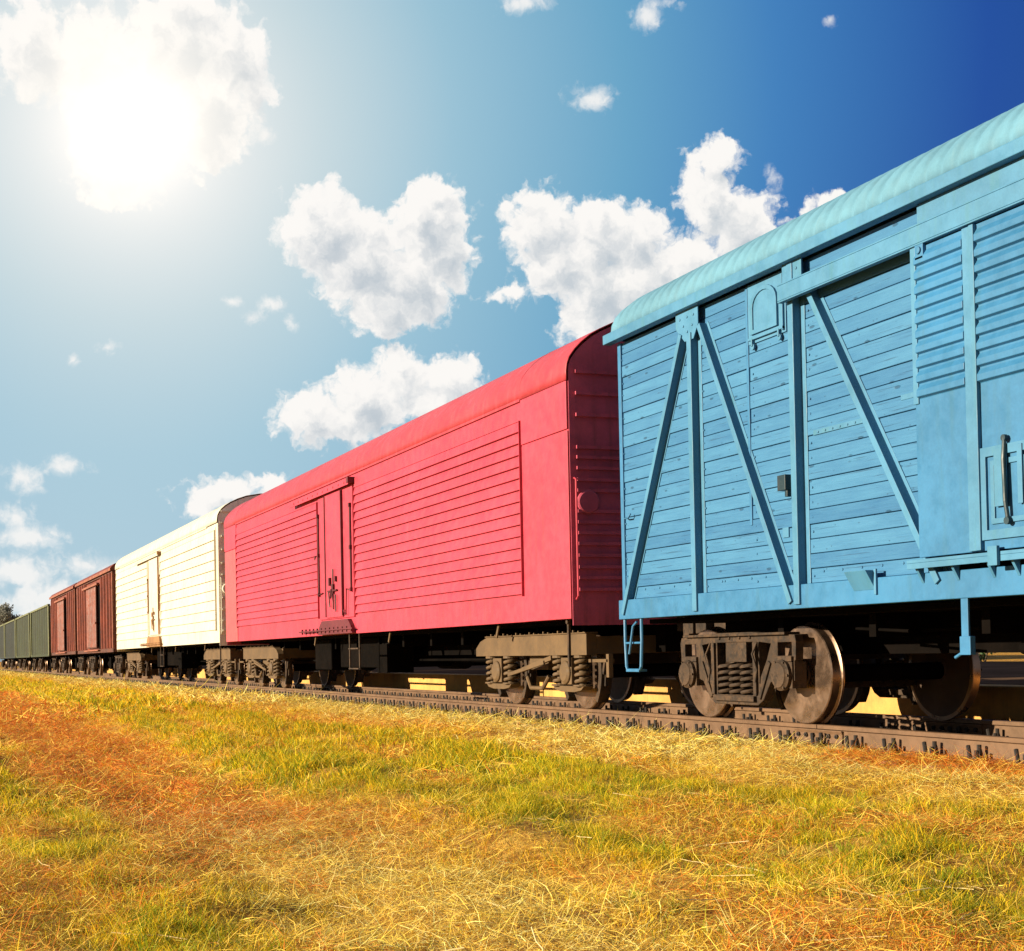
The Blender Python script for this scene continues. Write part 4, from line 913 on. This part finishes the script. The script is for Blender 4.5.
    q.tube([(XN-.06, d0-.05, zb_+.12), (XN-.07, d0-.26, zb_+.02), (XN-.07, d0-.32, zb_+.5)], .012, 6)
    split_obj('door_latch', q, C['latch'], dl)
    q = B(); q.plate('x', [(s0-.02, 1.14), (s1-.05, 1.14), (s1-.12, zb_-.16), (s1-.3, zb_-.05), (s0+.28, zb_-.05), (s0+.1, zb_-.16)], [], XN-.08, XN-.002); q.box(XN-.11, XN-.081, s0-.1, s1+1.4, 1.21, 1.235)
    for y in np.arange(s0, s1+1.4, .3): q.box(XN-.10, XN-.07, y, y+.04, 1.17, 1.27)
    obj('door_sill', q, C['latch'], r, bevel=.003)
    q = B(); q.box(XN-.03, XN-.0, s1+.30, s1+.37, 2.62, 2.74); obj('catch', q, C['latch'], r)
    # ladder under the door
    q = B()
    for y in (s0-.14, s0+.50): q.box(XN+.01, XN+.03, y-.022, y+.022, .48, 1.14)
    for z in (.50, .86): q.box(XN-.01, XN+.045, s0-.14, s0+.50, z-.012, z+.012)
    obj('door_ladder', q, M['rust'], r)
    q = B(); q.box(XN+.06, XN+.09, Y0+.25, Y0+.29, .55, 1.16); q.lathe('x', (XN+.06, Y0+.27, 1.1), [(.03, 0), (.03, -.015), (.004, -.016)], 8); obj('corner_hanger', q, M['rust'], r)
    q = B()
    for k in range(3): q.bar((XN+.12, Y0+2.8+k*5, .95), (XN+.12, Y0+2.7+k*5, 1.12), .02, .05)
    split_obj('hanger', q, M['bogie_grey'], r)
    underframe(r, L, 1.13); 
    q = B(); q.box(XC-.85, XC+1.15, Y0+L/2-1.1, Y0+L/2+2.2, .50, 1.07); q.box(XC-.95, XC-.5, Y0+L*.62, Y0+L*.62+1.3, .45, 1.07); obj('equipment_box', q, M['dark'], r, bevel=.02)
    put_bogie(PB, r, 18.31-16.09); put_bogie(PB, r, L-2.22).rotation_euler = (0, 0, math.pi); coupler(r, L, 1); coupler(r, 0, -1)
    return r
RC = dict(main=M['red'], pale=M['red_pale'], end=paint('red end wall paint lifted for shade', (.46, .07, .12), var=.2, dirt_or_shade=(.08, .03, .02), dirt_or_shade_amt=.4), roof=M['red_roof'], latch=M['red_dark'], line=M['red_dark'])  # end red is lightened to offset its shade and show the ribs
WC = dict(main=M['white'], pale=M['white'], end=M['white_end'], roof=M['white'], latch=M['cream_rust'], line=M['cream_rust'])
redroof = [(7.272, 3.99), (7.272, 4.10), (7.285, 4.19), (7.315, 4.27), (7.39, 4.37), (7.48, 4.46), (7.60, 4.555), (7.72, 4.625), (7.91, 4.715), (8.15, 4.80), (8.45, 4.87), (8.772, 4.90)]
whroof = [(7.272, 4.25), (7.275, 4.35), (7.29, 4.44), (7.33, 4.52), (7.39, 4.60), (7.49, 4.69), (7.63, 4.78), (7.82, 4.87), (8.05, 4.95), (8.4, 5.01), (8.772, 5.03)]
reefer(16.09, 37.32, RC, 'red refrigerator wagon with lapped side boards, a latched middle door and a rounded roof', redroof, 3.99, .150, 1.47, 3.70, True, (17.56, 25.36, 27.98, 35.84),
       (26.12, 27.28, 25.46, 27.88, 3.80, 1.45, (25.56, 27.83, 1.95, 1.92, 3.44)), [4.1, 3.84, 3.58, 3.19, 3.07, 2.94, 2.80, 2.67, 2.42, 2.29, 2.16, 2.03, 1.89, 1.75, 1.62, 1.48])
reefer(38.30, 59.50, WC, 'cream white refrigerator wagon with rust streaks between the red and the brown wagon', whroof, 4.24, .262, 1.45, 3.95, False, (38.6, 48.0, 50.75, 59.2),
       (48.25, 50.30, 47.9, 50.9, 4.05, 1.52, (50.6, 48.0, 2.4, 2.3, 3.4)), [4.55, 4.25, 3.9, 3.55, 3.2, 2.9, 2.6, 2.3, 2.0, 1.7, 1.45], disc=True)

# ------------------------------------------------------------------ brown steel covered wagons
def brown_wagon():
    L = 14.0; r = empty('covered_wagon', (XC, 60.4, 0), 'red brown steel covered wagon with upright ribs, next to the cream white wagon', 'goods wagon', 'wagons of the goods train')
    w_ = MB(); w_.box(-1.46, 1.46, 0, L, 1.06, 4.30); q = w_
    for y in list(np.arange(.75, 4.3, 1.02))+list(np.arange(10.4, L-.3, 1.02)): q.prism('z', [(-1.461, y-.17), (-1.57, y-.12), (-1.57, y+.12), (-1.461, y+.17)], 1.2, 4.24)
    obj('side_wall', q, M['brown'], r)
    q = MB(); q.box(-1.53, -1.461, 0, L, 1.04, 1.19); q.box(-1.53, -1.461, 0, L, 4.22, 4.298); split_obj('sill', q, M['brown_dark'], r)
    q = MB(); pr = [(-1.60, 4.31), (-1.58, 4.43), (-1.45, 4.56), (-.9, 4.72), (0, 4.80), (.9, 4.72), (1.45, 4.56), (1.58, 4.43), (1.60, 4.31)]; q.prism('y', pr, -.06, L+.06)
    obj('roof', q, M['brown'], r)
    q = MB(); q.box(-1.62, -1.595, -.06, L+.06, 4.29, 4.40); split_obj('roof_edge', q, M['brown_light'], r)
    q = MB(); q.box(-1.585, -1.53, 5.4, 9.4, 1.25, 3.92); d = obj('door', q, M['brown_dark'], r)
    q = MB()
    for y in np.arange(5.7, 9.4, .62): q.prism('z', [(-1.586, y-.14), (-1.63, y-.09), (-1.63, y+.09), (-1.586, y+.14)], 1.3, 3.88)
    obj('door_rib', q, M['brown'], d); q = MB(); q.box(-1.66, -1.58, 5.2, 5.5, 2.3, 2.36); obj('door_handle', q, M['brown_light'], d)
    q = MB(); q.box(-1.46, -1.455, 4.5, 5.4, 1.2, 4.0); q.box(-1.475, -1.462, 4.45, 5.35, 1.2, 4.0); obj('door_opening_strip', q, M['dark'], r)
    q = MB(); q.box(-1.66, -1.54, 4.4, 10.4, 3.94, 4.03); obj('door_track', q, M['brown_light'], r); q = MB(); q.box(-1.64, -1.54, 4.5, 10.0, 1.12, 1.17); obj('lower_door_track', q, M['brown_light'], r)
    q = MB(); q.box(-1.545, -1.47, -.02, .16, 1.2, 4.21); q.box(-1.545, -1.47, L-.16, L+.02, 1.2, 4.21); split_obj('corner_post', q, M['brown_light'], r)
    underframe(r, L, 1.04); put_bogie(FB, r, 2.1); put_bogie(FB, r, L-2.1); coupler(r, L, 1); coupler(r, 0, -1); return r
b1 = brown_wagon(); b2 = copy_tree(b1); b2.location = (XC, 75.5, 0)
b2['label'] = 'darker red brown steel covered wagon with a ribbed door, next to the first green wagon'
# ------------------------------------------------------------------ green wagons
def green_wagon(mat, edge):
    L = 15.0; r = empty('box_wagon', (XC, 91.2, 0), '', 'goods wagon', 'wagons of the goods train')
    w_ = MB(); w_.box(-1.45, 1.45, 0, L, 1.02, 4.00); q = w_
    for y in np.arange(1.9, L-.5, 1.86): q.prism('z', [(-1.451, y-.28), (-1.56, y-.20), (-1.56, y+.20), (-1.451, y+.28)], 1.1, 3.96)
    obj('side_wall', q, mat, r)
    q = MB(); q.box(-1.55, -1.46, -.02, .5, 1.05, 3.98); q.box(-1.55, -1.46, L-.5, L+.02, 1.05, 3.98); split_obj('corner_post', q, edge, r)
    q = MB(); q.box(-1.54, -1.451, 0, L, 1.0, 1.14); obj('sill', q, mat, r)
    q = MB(); q.box(-1.58, -1.44, -.04, L+.04, 3.99, 4.10); q.box(1.44, 1.58, -.04, L+.04, 3.99, 4.10); split_obj('top_rail', q, edge, r)
    q = MB(); q.prism('y', [(-1.43, 4.0), (-1.0, 4.16), (0, 4.24), (1.0, 4.16), (1.43, 4.0)], 0, L); obj('roof', q, edge, r)
    underframe(r, L, 1.02); put_bogie(FB, r, 2.2); put_bogie(FB, r, L-2.2); coupler(r, L, 1); coupler(r, 0, -1); return r
g1 = green_wagon(M['green'], M['green_light']); g1['label'] = 'olive green ribbed wagon with a pale corner post, next to the darker brown wagon'
g2 = copy_tree(g1); g2.location = (XC, 107.4, 0); g2['label'] = 'second olive green ribbed wagon from the brown wagons'
g3 = green_wagon(M['green_dark'], M['green_light']); g3.location = (XC, 123.4, 0); g3['label'] = 'dark green wagon beyond the two olive green ones'
g4 = copy_tree(g3); g4.location = (XC, 139.2, 0); g4['label'] = 'farthest dark wagon, cut by the left edge of the picture'
